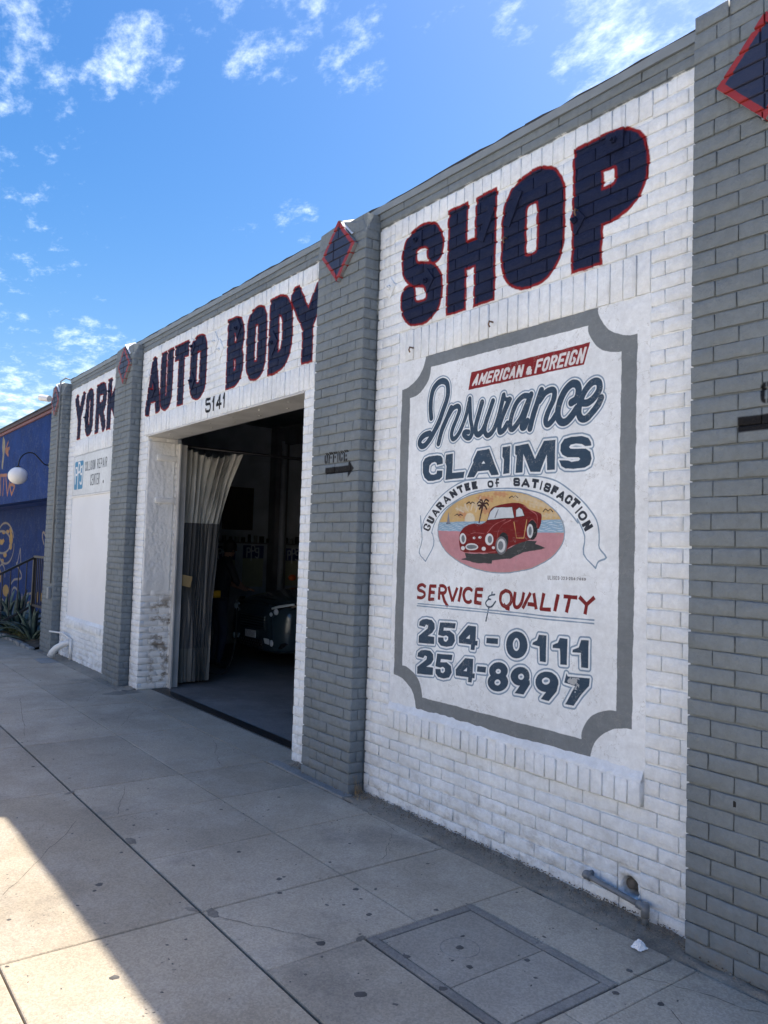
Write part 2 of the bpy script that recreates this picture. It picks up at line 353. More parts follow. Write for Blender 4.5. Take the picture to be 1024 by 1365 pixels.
WHITE = (.80, .85, .885); GREY = (.188, .218, .243); NAVY = (.015, .021, .055); RED = (.25, .017, .019)
SBLUE = (.040, .072, .118); LBLUE = (.23, .33, .44); SGREY = (.195, .22, .24); MAROON = (.20, .018, .02); BLACK = (.012, .013, .016)
DATA = {'ins':[[-1862,2469,-1873,2528,-1870,2593,-1850,2649,-1807,2681,-1759,2686,-1720,2664,-1709,2621,-1716,2572,-1747,2512,-1787,2434,-1829,2381,-1872,2334,-1915,2302,-1951,2299,-1972,2321,-1958,2349,-1918,2368,-1873,2373],[-1676,2508,-1716,2445,-1756,2380,-1787,2300],[-1702,2459,-1662,2501,-1616,2511,-1599,2487,-1622,2440,-1657,2382,-1667,2339,-1650,2315,-1618,2328,-1583,2368,-1541,2443,-1517,2519],[-1511,2540,-1505,2481,-1499,2419,-1485,2369,-1484,2333,-1505,2307,-1536,2314,-1557,2334,-1545,2346,-1515,2343],[-1404,2504,-1427,2441,-1451,2377,-1451,2335,-1430,2320,-1398,2336,-1378,2363],[-1315,2501,-1342,2442,-1370,2380,-1377,2333,-1355,2307,-1322,2319,-1290,2359,-1260,2432,-1231,2521],[-1228,2526,-1218,2499,-1178,2492],[-1186,2491,-1216,2444,-1247,2389,-1261,2350,-1256,2318,-1228,2323,-1198,2358],[-1040,2490,-1081,2495,-1126,2468,-1156,2421,-1174,2371,-1176,2331,-1157,2322,-1123,2348,-1089,2384,-1057,2442,-1032,2489],[-1025,2496,-1053,2424,-1077,2366,-1088,2327,-1069,2322,-1047,2356],[-952,2510,-976,2453,-1003,2390,-1029,2312],[-965,2452,-926,2491,-884,2502,-861,2487,-868,2444,-902,2389,-919,2341,-904,2318,-873,2336,-846,2368],[-745,2414,-712,2430,-700,2473,-714,2504,-747,2511,-787,2486,-820,2437,-836,2380,-828,2339,-803,2318,-769,2324,-730,2356,-708,2380],[-679,2403,-640,2400,-602,2420,-573,2455,-574,2490,-598,2502,-629,2492,-667,2453,-692,2399,-696,2352,-677,2323,-645,2322,-607,2351,-577,2383,-560,2414]],'cla':[[-1931,2193,-1912,2217,-1872,2227,-1798,2228,-1759,2221,-1742,2204,-1738,2172,-1796,2167,-1799,2180,-1816,2188,-1845,2183,-1865,2169,-1868,2130,-1852,2113,-1823,2108,-1796,2113,-1791,2132,-1739,2130,-1740,2091,-1763,2076,-1826,2070,-1875,2073,-1911,2094,-1928,2128],[-1712,2226,-1646,2227,-1648,2110,-1539,2110,-1547,2073,-1708,2071,-1704,2154,-1716,2177],[-1437,2225,-1339,2228,-1258,2075,-1318,2075,-1340,2105,-1428,2105,-1457,2071,-1520,2073,-1469,2159,-1471,2174],[-1231,2228,-1174,2229,-1176,2077,-1225,2076,-1219,2158,-1232,2176],[-1136,2226,-1040,2231,-989,2143,-927,2234,-846,2232,-849,2076,-903,2077,-905,2161,-951,2072,-1020,2076,-1076,2178,-1078,2075,-1130,2077,-1125,2173,-1137,2180],[-613,2181,-651,2182,-674,2194,-713,2200,-746,2198,-756,2186,-746,2177,-648,2168,-619,2150,-609,2116,-621,2086,-652,2073,-724,2072,-777,2076,-805,2091,-819,2122,-758,2117,-738,2108,-692,2110,-682,2119,-692,2128,-765,2134,-799,2150,-813,2172,-811,2204,-788,2231,-741,2237,-675,2236,-633,2221,-617,2199]],'clh':[[-1383,2162,-1368,2146,-1398,2147]],'dig':[[-1921,1170,-1917,1193,-1888,1211,-1849,1218,-1800,1215,-1773,1196,-1770,1165,-1791,1138,-1834,1115,-1771,1115,-1772,1071,-1922,1063,-1921,1106,-1875,1136,-1836,1159,-1832,1178,-1852,1183,-1866,1166],[-1725,1208,-1586,1213,-1592,1182,-1689,1179,-1693,1160,-1637,1166,-1595,1146,-1588,1110,-1611,1078,-1661,1066,-1712,1069,-1737,1088,-1738,1116,-1691,1119,-1685,1100,-1667,1096,-1649,1110,-1649,1128,-1668,1135,-1691,1127,-1738,1131],[-1478,1211,-1411,1212,-1413,1129,-1396,1130,-1397,1103,-1416,1103,-1420,1076,-1452,1075,-1450,1103,-1553,1102,-1556,1138],[-1326,1156,-1235,1161,-1236,1130,-1327,1126],[-1011,1151,-1013,1135,-1018,1119,-1027,1104,-1039,1091,-1054,1081,-1070,1074,-1088,1070,-1106,1069,-1123,1072,-1139,1079,-1153,1089,-1163,1102,-1169,1117,-1172,1133,-1170,1149,-1165,1166,-1155,1181,-1143,1194,-1127,1204,-1110,1211,-1093,1215,-1075,1214,-1058,1211,-1042,1204,-1030,1194,-1020,1181,-1014,1166],[-933,1212,-883,1213,-885,1076,-926,1074,-930,1152,-979,1157,-975,1168,-947,1182],[-792,1210,-741,1212,-745,1080,-787,1077,-791,1157,-840,1155,-839,1170,-805,1184],[-656,1215,-611,1217,-612,1081,-656,1079,-656,1152,-709,1148,-707,1161,-671,1176],[-1928,977,-1924,1000,-1895,1019,-1855,1027,-1806,1027,-1779,1008,-1777,977,-1798,950,-1841,926,-1778,928,-1779,883,-1928,871,-1928,914,-1881,945,-1843,969,-1839,988,-1859,992,-1873,975],[-1743,1017,-1604,1026,-1610,995,-1707,989,-1711,970,-1655,977,-1614,959,-1606,924,-1629,890,-1679,877,-1731,879,-1755,897,-1757,924,-1709,929,-1704,910,-1685,907,-1667,921,-1668,939,-1687,946,-1710,937,-1757,940],[-1496,1021,-1428,1025,-1431,942,-1414,943,-1414,916,-1433,915,-1437,888,-1469,887,-1467,914,-1571,910,-1574,946],[-1393,989,-1320,993,-1324,961,-1396,957],[-1153,994,-1155,983,-1160,972,-1168,962,-1179,953,-1192,945,-1207,940,-1222,936,-1238,935,-1254,936,-1268,940,-1279,946,-1288,954,-1294,964,-1296,974,-1295,986,-1290,997,-1281,1007,-1270,1016,-1257,1024,-1241,1030,-1225,1033,-1210,1034,-1194,1032,-1181,1028,-1170,1022,-1161,1014,-1155,1005],[-1147,935,-1149,924,-1154,912,-1163,901,-1175,891,-1189,883,-1206,876,-1223,872,-1241,871,-1258,872,-1273,876,-1286,882,-1296,890,-1303,900,-1305,912,-1304,924,-1298,936,-1289,947,-1276,957,-1261,965,-1244,972,-1227,975,-1209,977,-1192,975,-1177,971,-1165,965,-1155,956,-1149,946],[-993,989,-994,977,-999,966,-1006,956,-1017,946,-1030,939,-1044,933,-1060,929,-1075,928,-1090,929,-1104,933,-1115,940,-1124,948,-1129,958,-1132,969,-1130,980,-1125,991,-1117,1002,-1106,1012,-1093,1019,-1078,1025,-1063,1028,-1047,1029,-1032,1028,-1019,1023,-1008,1017,-1000,1009,-995,999],[-1051,939,-993,969,-990,948,-1034,885,-1099,883,-1062,929],[-798,987,-799,975,-804,964,-813,952,-825,942,-839,933,-855,927,-872,923,-890,922,-906,923,-921,927,-934,933,-944,942,-950,953,-952,964,-951,977,-945,989,-936,1001,-924,1011,-909,1019,-892,1026,-875,1029,-858,1030,-842,1029,-827,1024,-815,1018,-806,1009,-800,999],[-875,930,-801,971,-809,938,-860,881,-913,882,-879,923],[-747,1037,-740,1024,-602,1033,-606,996,-659,941,-700,884,-754,882,-693,982,-761,990]],'dih':[[-1461,1159,-1462,1136,-1493,1135],[-1068,1147,-1069,1139,-1070,1132,-1073,1125,-1077,1119,-1082,1115,-1087,1111,-1092,1110,-1098,1110,-1104,1112,-1109,1116,-1113,1121,-1116,1127,-1118,1134,-1119,1142,-1119,1149,-1117,1157,-1114,1164,-1110,1170,-1105,1174,-1100,1178,-1095,1179,-1089,1179,-1083,1177,-1079,1173,-1074,1168,-1071,1162,-1069,1155],[-1478,970,-1480,947,-1510,945],[-1204,985,-1205,982,-1206,979,-1208,976,-1211,973,-1215,971,-1219,969,-1223,968,-1228,968,-1232,968,-1236,970,-1239,971,-1242,974,-1243,976,-1244,980,-1243,983,-1242,986,-1240,989,-1237,992,-1233,994,-1229,995,-1224,996,-1220,997,-1216,996,-1212,995,-1209,993,-1206,991,-1205,988],[-1205,924,-1206,921,-1207,917,-1210,914,-1213,911,-1218,908,-1222,906,-1227,905,-1233,905,-1237,905,-1242,906,-1246,908,-1248,911,-1250,914,-1251,918,-1250,921,-1249,925,-1246,929,-1243,932,-1238,934,-1234,936,-1229,937,-1223,938,-1219,937,-1214,936,-1211,934,-1208,931,-1206,928],[-1035,980,-1035,976,-1037,972,-1039,969,-1042,966,-1046,963,-1051,961,-1055,960,-1060,960,-1064,961,-1069,962,-1072,964,-1075,967,-1076,970,-1077,974,-1077,977,-1075,981,-1073,985,-1069,988,-1065,990,-1061,992,-1056,993,-1052,994,-1047,993,-1043,992,-1040,989,-1037,987,-1035,983],[-854,984,-854,980,-856,976,-859,972,-863,969,-868,966,-874,964,-880,962,-886,962,-891,962,-897,964,-901,966,-904,969,-906,973,-907,976,-907,981,-905,985,-902,989,-897,992,-892,995,-887,997,-881,999,-875,999,-869,998,-864,997,-860,995,-856,992,-854,988]],'red':[[-1869,1412,-1902,1425,-1937,1412,-1936,1392,-1885,1379,-1879,1357,-1909,1343,-1949,1345],[-1768,1422,-1826,1421,-1834,1338,-1784,1342],[-1828,1383,-1782,1383],[-1739,1419,-1742,1342],[-1743,1425,-1703,1427,-1679,1410,-1692,1387,-1737,1384],[-1711,1383,-1690,1338,-1657,1307],[-1657,1426,-1618,1340],[-1618,1340,-1579,1424],[-1543,1429,-1564,1342],[-1453,1413,-1477,1424,-1508,1416,-1524,1385,-1509,1351,-1479,1344,-1459,1354],[-1362,1425,-1419,1424,-1427,1347,-1374,1345],[-1423,1389,-1369,1389],[-1184,1429,-1215,1410,-1222,1375,-1206,1348,-1174,1342,-1144,1364,-1139,1398,-1153,1422,-1184,1429],[-1198,1355,-1174,1334,-1150,1330],[-1110,1427,-1119,1378,-1113,1348,-1089,1344,-1063,1371,-1046,1428],[-997,1428,-1055,1341],[-975,1427,-955,1344],[-1018,1368,-963,1366],[-903,1431,-921,1348,-854,1349],[-808,1431,-828,1343],[-773,1423,-686,1422],[-733,1423,-753,1342],[-673,1426,-627,1391],[-580,1430,-627,1391,-636,1343]],'amp':[[-1288,1414,-1291,1400],[-1267,1402,-1307,1393,-1319,1378,-1299,1373,-1319,1371,-1339,1350,-1322,1331,-1289,1334,-1259,1364],[-1312,1326,-1334,1250]],'und':[[-1942,1305,-1606,1310,-1329,1312,-1093,1315,-900,1313,-578,1319],[-1950,1291,-1606,1295,-1329,1298,-1092,1298,-899,1297,-578,1302]],'ban':[[-1502,2697,-636,2707,-673,2600,-1524,2594]],'banq':[[-1499,2613,-1098,2606,-1079,2673,-1463,2680],[-1069,2609,-1026,2608,-1021,2655,-1062,2656],[-1008,2608,-682,2610,-654,2689,-988,2681]],'arc':[('G',[-1852,1755,-1828,1791,-1894,1811,-1918,1774]),('U',[-1818,1801,-1793,1833,-1856,1856,-1882,1823]),('A',[-1785,1843,-1749,1876,-1807,1904,-1843,1871]),('R',[-1743,1884,-1705,1911,-1756,1943,-1795,1917]),('A',[-1696,1920,-1650,1945,-1696,1982,-1743,1957]),('N',[-1638,1955,-1592,1974,-1630,2014,-1677,1995]),('T',[-1581,1978,-1532,1991,-1562,2034,-1611,2022]),('E',[-1523,1992,-1480,1998,-1499,2044,-1543,2038]),('E',[-1466,1999,-1422,2003,-1435,2049,-1479,2046]),('O',[-1343,2004,-1296,2004,-1302,2046,-1350,2046]),('F',[-1282,2006,-1253,2006,-1257,2048,-1286,2048]),('S',[-1143,2003,-1092,2002,-1096,2049,-1146,2051]),('A',[-1084,1997,-1024,1991,-1021,2040,-1081,2046]),('T',[-1013,1990,-965,1982,-956,2031,-1004,2039]),('I',[-954,1976,-944,1974,-930,2022,-940,2024]),('S',[-931,1969,-886,1956,-867,2001,-912,2014]),('F',[-880,1953,-842,1938,-816,1981,-854,1997]),('A',[-840,1931,-793,1908,-762,1948,-809,1972]),('C',[-788,1909,-751,1887,-717,1925,-752,1947]),('T',[-750,1891,-713,1864,-672,1900,-708,1927]),('I',[-713,1848,-707,1842,-662,1875,-668,1880]),('O',[-703,1836,-668,1799,-622,1827,-657,1864]),('N',[-671,1788,-645,1752,-593,1777,-619,1812])],'rib':[[-1878,1571,-1944,1624,-1918,1707,-1939,1855,-1927,1759,-1905,1829,-1838,1898,-1763,1959,-1670,2012,-1562,2050,-1457,2062,-1289,2059,-1115,2059,-987,2049,-922,2040,-837,2016,-761,1975,-681,1920,-622,1866,-577,1810,-561,1759,-558,1714,-557,1671,-516,1626,-561,1606,-578,1573],[-578,1573,-651,1640,-647,1728,-695,1816,-691,1796,-732,1838,-786,1881,-855,1921,-941,1956,-1051,1980,-1166,1993,-1328,1996,-1489,1979,-1630,1930,-1722,1883,-1796,1815,-1827,1750,-1820,1744,-1804,1672,-1878,1571]],'ell':[[-776,1746,-779,1719,-790,1692,-807,1666,-832,1641,-863,1618,-900,1596,-943,1577,-991,1560,-1045,1547,-1102,1536,-1163,1529,-1226,1525,-1291,1526,-1356,1530,-1420,1539,-1483,1551,-1542,1568,-1597,1588,-1646,1611,-1687,1638,-1721,1667,-1746,1698,-1762,1731,-1767,1763,-1762,1796,-1748,1828,-1723,1858,-1690,1887,-1648,1912,-1600,1934,-1545,1952,-1486,1967,-1423,1977,-1358,1984,-1293,1986,-1228,1984,-1164,1978,-1103,1969,-1045,1956,-992,1940,-943,1922,-900,1901,-863,1878,-832,1854,-807,1828,-790,1801,-779,1774]],'sea':[[-1832,1813,-765,1815,-764,1746,-1829,1756]],'sand':[[-1830,1762,-1258,1750,-764,1746,-758,1513,-1817,1465]],'sun':[[-1526,1809,-1526,1838,-1508,1861,-1483,1867,-1457,1858,-1443,1837,-1442,1810]],'rays':[[-1438,1867,-1397,1957],[-1506,1876,-1530,1920],[-1534,1869,-1610,1895],[-1477,1876,-1457,1925]],'cloud':[[-1592,1894,-1500,1888],[-1413,1947,-1316,1939],[-1122,1943,-968,1927],[-1286,1968,-1203,1961],[-1005,1900,-876,1892],[-1368,1877,-1325,1872],[-920,1838,-830,1840],[-1574,1858,-1522,1853],[-1445,1909,-1369,1915]],'palm':[[-1379,1904,-1391,1862,-1406,1808],[-1379,1907,-1417,1905],[-1380,1911,-1407,1927,-1423,1916],[-1380,1911,-1386,1934,-1402,1937],[-1377,1911,-1357,1937,-1335,1929],[-1377,1911,-1347,1918,-1334,1906],[-1377,1907,-1358,1899,-1348,1884],[-1382,1907,-1395,1896,-1406,1885]],'bird':[[-1614,1851,-1591,1859,-1579,1851,-1565,1857,-1547,1850],[-1513,1919,-1491,1928,-1479,1918,-1466,1927,-1446,1919],[-1172,1941,-1152,1950,-1140,1942,-1127,1951,-1107,1939],[-922,1859,-907,1872,-889,1861,-875,1870,-857,1857]],'boat':[[-1672,1872,-1684,1806,-1654,1806],[-1690,1805,-1648,1804]],'body':[[-1557,1644,-1570,1679,-1572,1718,-1558,1757,-1519,1787,-1452,1801,-1395,1797,-1344,1818,-1324,1864,-1296,1894,-1201,1909,-1121,1912,-1062,1898,-1019,1872,-966,1858,-934,1842,-935,1796,-950,1769,-969,1762,-977,1713,-1014,1709,-1105,1687,-1171,1662,-1193,1642,-1275,1632,-1381,1632,-1519,1633]],'shad':[[-1546,1592,-1507,1602,-1519,1629,-1359,1628,-1193,1653,-1057,1705,-958,1706,-971,1688,-897,1667,-1055,1641,-1152,1607,-1294,1592,-1299,1574,-1411,1574]],'glass':[[-1339,1820,-1314,1869,-1283,1890,-1150,1889,-1134,1831,-1240,1828],[-1119,1835,-1118,1872,-1096,1884,-1076,1873,-1056,1839]],'wht':[[-1180,1677,-1181,1666,-1184,1655,-1189,1646,-1195,1638,-1204,1632,-1213,1628,-1223,1626,-1233,1628,-1243,1631,-1251,1637,-1259,1645,-1265,1654,-1268,1665,-1270,1676,-1269,1687,-1266,1698,-1261,1707,-1254,1715,-1245,1721,-1236,1725,-1226,1726,-1216,1725,-1206,1721,-1198,1715,-1190,1708,-1185,1698,-1181,1688],[-1512,1714,-1513,1707,-1514,1700,-1517,1694,-1521,1689,-1526,1685,-1532,1682,-1538,1681,-1544,1682,-1550,1684,-1556,1688,-1560,1693,-1564,1700,-1566,1706,-1567,1714,-1567,1721,-1565,1728,-1562,1734,-1558,1739,-1552,1743,-1547,1746,-1541,1746,-1535,1746,-1529,1743,-1523,1739,-1519,1734,-1515,1728,-1513,1721],[-1286,1710,-1286,1702,-1288,1696,-1292,1689,-1297,1684,-1304,1680,-1311,1678,-1318,1677,-1326,1677,-1333,1680,-1340,1684,-1345,1689,-1349,1695,-1352,1702,-1353,1709,-1353,1717,-1350,1724,-1346,1730,-1341,1735,-1335,1739,-1328,1742,-1320,1742,-1313,1742,-1306,1739,-1299,1735,-1294,1730,-1289,1724,-1287,1717],[-1409,1667,-1410,1662,-1414,1658,-1420,1654,-1428,1650,-1438,1648,-1449,1646,-1461,1645,-1473,1646,-1485,1647,-1495,1649,-1504,1652,-1510,1656,-1514,1661,-1516,1665,-1515,1670,-1511,1674,-1505,1678,-1496,1682,-1486,1684,-1475,1686,-1463,1687,-1451,1686,-1440,1685,-1430,1682,-1421,1679,-1415,1675,-1411,1671],[-1520,1658,-1521,1656,-1522,1653,-1524,1651,-1526,1649,-1530,1647,-1533,1646,-1537,1646,-1541,1646,-1544,1647,-1548,1648,-1550,1650,-1553,1652,-1554,1655,-1555,1658,-1554,1661,-1553,1663,-1551,1666,-1548,1668,-1545,1669,-1542,1670,-1538,1670,-1534,1670,-1530,1669,-1527,1668,-1524,1666,-1522,1664,-1521,1661],[-1347,1657,-1348,1655,-1349,1652,-1350,1650,-1353,1649,-1356,1647,-1359,1646,-1363,1646,-1367,1646,-1370,1647,-1373,1648,-1376,1650,-1378,1652,-1379,1654,-1379,1656,-1379,1659,-1378,1661,-1376,1663,-1374,1665,-1371,1666,-1367,1667,-1364,1667,-1360,1667,-1357,1666,-1354,1665,-1351,1663,-1349,1661,-1348,1659],[-1274,1664,-1274,1662,-1275,1660,-1276,1658,-1278,1657,-1280,1656,-1283,1655,-1286,1655,-1289,1655,-1291,1656,-1294,1657,-1296,1658,-1297,1660,-1298,1662,-1299,1664,-1298,1666,-1298,1667,-1296,1669,-1294,1671,-1292,1672,-1289,1672,-1286,1673,-1284,1672,-1281,1672,-1279,1671,-1276,1669,-1275,1668,-1274,1666],[-1433,1718,-1433,1717,-1434,1715,-1435,1714,-1437,1713,-1439,1712,-1441,1711,-1444,1711,-1446,1711,-1449,1712,-1451,1713,-1452,1714,-1454,1715,-1455,1717,-1455,1718,-1455,1720,-1454,1721,-1453,1722,-1451,1723,-1449,1724,-1447,1725,-1444,1725,-1442,1725,-1439,1724,-1437,1723,-1435,1722,-1434,1721,-1433,1720],[-1383,1721,-1383,1720,-1384,1718,-1386,1717,-1388,1715,-1391,1714,-1393,1714,-1397,1714,-1400,1714,-1403,1714,-1405,1715,-1408,1716,-1410,1718,-1411,1720,-1411,1721,-1411,1723,-1410,1725,-1408,1726,-1406,1727,-1403,1728,-1400,1729,-1397,1729,-1394,1729,-1391,1728,-1388,1727,-1386,1726,-1384,1725,-1383,1723]],'blk':[[-1171,1704,-1171,1694,-1174,1685,-1178,1676,-1183,1669,-1190,1664,-1197,1660,-1206,1659,-1214,1660,-1222,1663,-1229,1669,-1235,1676,-1240,1684,-1243,1694,-1244,1704,-1243,1714,-1241,1724,-1237,1733,-1231,1740,-1224,1745,-1217,1749,-1208,1750,-1200,1748,-1192,1745,-1185,1740,-1179,1733,-1175,1724,-1172,1714],[-959,1762,-960,1750,-962,1739,-966,1729,-972,1720,-979,1714,-987,1710,-995,1708,-1004,1710,-1012,1714,-1019,1720,-1025,1728,-1030,1739,-1033,1750,-1034,1762,-1034,1774,-1031,1785,-1027,1796,-1021,1804,-1014,1810,-1006,1814,-998,1815,-990,1814,-982,1810,-974,1803,-968,1795,-964,1785,-960,1774]],'wh2':[[-990,1756,-990,1748,-992,1740,-994,1733,-998,1726,-1002,1722,-1006,1719,-1011,1718,-1016,1719,-1021,1722,-1026,1726,-1030,1732,-1033,1740,-1034,1748,-1035,1756,-1035,1765,-1033,1773,-1031,1780,-1027,1786,-1023,1791,-1019,1794,-1014,1794,-1008,1793,-1004,1791,-999,1786,-995,1780,-993,1773,-991,1765]],'gry':[[-1420,1666,-1421,1664,-1424,1661,-1429,1658,-1435,1656,-1443,1655,-1452,1653,-1462,1653,-1471,1653,-1480,1654,-1488,1655,-1495,1657,-1500,1660,-1503,1663,-1505,1665,-1504,1668,-1501,1671,-1496,1674,-1489,1676,-1481,1677,-1472,1679,-1463,1679,-1453,1679,-1444,1678,-1436,1676,-1429,1674,-1424,1672,-1421,1669],[-1296,1710,-1296,1705,-1297,1701,-1299,1697,-1302,1693,-1305,1691,-1309,1689,-1313,1689,-1317,1689,-1321,1691,-1325,1693,-1328,1696,-1330,1700,-1331,1705,-1332,1709,-1332,1714,-1330,1719,-1328,1723,-1326,1726,-1322,1728,-1319,1730,-1315,1730,-1311,1730,-1307,1728,-1303,1726,-1300,1723,-1298,1719,-1297,1714],[-1523,1714,-1524,1709,-1524,1705,-1526,1700,-1528,1697,-1530,1694,-1533,1693,-1536,1692,-1539,1693,-1542,1694,-1545,1697,-1547,1700,-1549,1704,-1550,1709,-1551,1714,-1551,1719,-1550,1723,-1548,1727,-1546,1731,-1544,1733,-1541,1735,-1538,1736,-1535,1735,-1532,1733,-1529,1731,-1527,1727,-1525,1723,-1524,1719],[-1209,1676,-1209,1671,-1211,1666,-1213,1661,-1216,1657,-1220,1654,-1224,1652,-1229,1651,-1233,1652,-1238,1654,-1242,1657,-1245,1660,-1248,1665,-1249,1670,-1250,1676,-1250,1682,-1248,1687,-1246,1692,-1243,1696,-1239,1699,-1235,1701,-1230,1701,-1226,1701,-1221,1699,-1217,1696,-1214,1692,-1212,1687,-1210,1682],[-1001,1756,-1001,1751,-1002,1746,-1003,1741,-1005,1737,-1007,1735,-1009,1733,-1012,1732,-1014,1733,-1017,1735,-1019,1737,-1021,1741,-1022,1746,-1023,1751,-1024,1756,-1024,1762,-1023,1767,-1022,1771,-1020,1775,-1018,1778,-1016,1780,-1013,1780,-1011,1780,-1008,1778,-1006,1775,-1004,1771,-1003,1767,-1002,1762],[-1435,1718,-1435,1717,-1435,1716,-1436,1716,-1437,1715,-1437,1715,-1438,1714,-1439,1714,-1440,1714,-1441,1715,-1442,1715,-1443,1716,-1443,1716,-1444,1717,-1444,1718,-1444,1719,-1444,1720,-1443,1720,-1442,1721,-1442,1722,-1441,1722,-1440,1722,-1439,1722,-1438,1722,-1437,1721,-1436,1720,-1436,1720,-1435,1719],[-1387,1722,-1387,1721,-1388,1720,-1388,1720,-1389,1719,-1390,1719,-1391,1718,-1392,1718,-1394,1718,-1395,1719,-1396,1719,-1397,1720,-1397,1720,-1398,1721,-1398,1722,-1398,1723,-1398,1724,-1397,1724,-1396,1725,-1395,1725,-1394,1726,-1393,1726,-1391,1726,-1390,1725,-1389,1725,-1388,1724,-1388,1724,-1387,1723]],'hl':[[-1336,1747,-1280,1793,-1198,1821],[-1256,1686,-1252,1748,-1218,1792,-1158,1817],[-1133,1806,-1111,1719,-1057,1719,-1039,1819],[-1473,1743,-1428,1749,-1363,1742],[-1519,1633,-1381,1634,-1270,1641],[-1062,1894,-1014,1868,-966,1839,-964,1776],[-1021,1808,-998,1820,-969,1797]],'sig':[[-881,1503,-634,1510,-634,1522,-881,1524]],'fas':[[-15868,3783,-15691,3677,-15626,3513,-15687,3375,-15761,3087,-15863,3102,-15900,3184,-15844,3404,-15932,3540,-15930,3733]],'fas2':[[-15599,3463,-15351,3629],[-15599,3463,-15299,3422],[-15580,3446,-15277,3334],[-15603,3479,-15206,3476],[-15997,2974,-15767,2965],[-15913,2945,-15844,2543],[-15765,2960,-15321,2944],[-15593,2926,-15614,2526],[-15422,2916,-15180,2532,-15015,2800],[-15013,2708,-14795,2524,-14561,2671,-14742,2725,-14949,2728,-15013,2708],[-16476,3003,-16116,2553,-16029,2952]],'mur':[[-18221,1570,-18221,1446,-18284,1329,-18404,1227,-18577,1146,-18792,1091,-19036,1067,-19293,1077,-19548,1120,-19780,1195,-19974,1297,-20112,1419,-20184,1552,-20185,1687,-20112,1812,-19973,1919,-19780,1999,-19547,2048,-19292,2062,-19033,2042,-18789,1990,-18574,1911,-18402,1810,-18282,1694],[-17551,1463,-17752,1143,-17852,1090,-17365,905,-17336,782,-17992,728,-18312,610],[-17551,1463,-17411,1103],[-18173,52,-18158,463,-17833,545,-17524,424,-17611,94,-17813,230],[-17149,447,-17058,281,-16590,277],[-17191,395,-17193,174,-16918,133],[-19448,200,-19055,172,-18891,25],[-15575,1800,-15606,1731,-15436,1572],[-15620,1800,-15489,1823,-15367,1754],[-16753,543,-16686,474,-16243,513],[-19655,981,-19411,1043,-19129,944,-19012,734],[-18617,1593,-18640,1511,-18751,1436,-18939,1374,-19190,1332,-19481,1313,-19788,1321,-20078,1355,-20321,1414,-20491,1490,-20566,1578,-20539,1666,-20412,1746,-20200,1808,-19928,1847,-19625,1860,-19322,1845,-19049,1807,-18829,1747,-18681,1674]],'mub':[[-19232,1831,-19251,1807,-19316,1789,-19411,1783,-19509,1789,-19585,1808,-19618,1832,-19598,1857,-19531,1875,-19436,1881,-19338,1874,-19264,1856],[-18813,1844,-18830,1820,-18888,1802,-18973,1796,-19062,1803,-19130,1820,-19160,1845,-19143,1869,-19083,1886,-18997,1893,-18909,1886,-18842,1868],[-18509,1882,-18519,1843,-18564,1814,-18633,1804,-18708,1814,-18769,1844,-18799,1884,-18789,1923,-18743,1952,-18673,1962,-18598,1951,-18538,1922],[-18386,1673,-18392,1594,-18447,1537,-18537,1515,-18638,1535,-18723,1592,-18769,1671,-18763,1751,-18707,1809,-18616,1830,-18515,1809,-18431,1751],[-18424,1490,-18436,1450,-18490,1421,-18571,1409,-18657,1418,-18727,1446,-18759,1486,-18747,1526,-18692,1555,-18610,1566,-18524,1557,-18456,1529],[-18954,1283,-18972,1251,-19039,1226,-19136,1215,-19239,1221,-19320,1243,-19355,1275,-19337,1308,-19268,1333,-19170,1343,-19067,1336,-18988,1314],[-19253,1128,-19270,1101,-19330,1079,-19418,1070,-19510,1074,-19581,1092,-19613,1119,-19596,1147,-19534,1168,-19446,1178,-19354,1173,-19284,1155],[-19837,1666,-19567,1640,-19449,1682,-19278,1615,-19535,1517,-19801,1528],[-18509,443,-18535,370,-18644,311,-18809,281,-18985,290,-19126,335,-19192,405,-19164,480,-19050,540,-18882,568,-18707,557,-18571,512],[-18608,72,-18617,19,-18669,-23,-18750,-44,-18838,-36,-18911,-3,-18947,47,-18938,101,-18885,143,-18803,163,-18715,155,-18643,121],[-16262,288,-16288,253,-16372,226,-16481,218,-16575,232,-16617,263,-16590,299,-16505,325,-16396,333,-16303,318],[-15624,470,-15635,402,-15690,356,-15770,351,-15844,388,-15883,453,-15873,522,-15816,567,-15736,572,-15663,534],[-15328,488,-15337,435,-15384,399,-15450,394,-15511,423,-15543,475,-15533,529,-15486,565,-15419,569,-15359,539],[-19641,926,-19457,824,-19451,607,-19547,575]]}

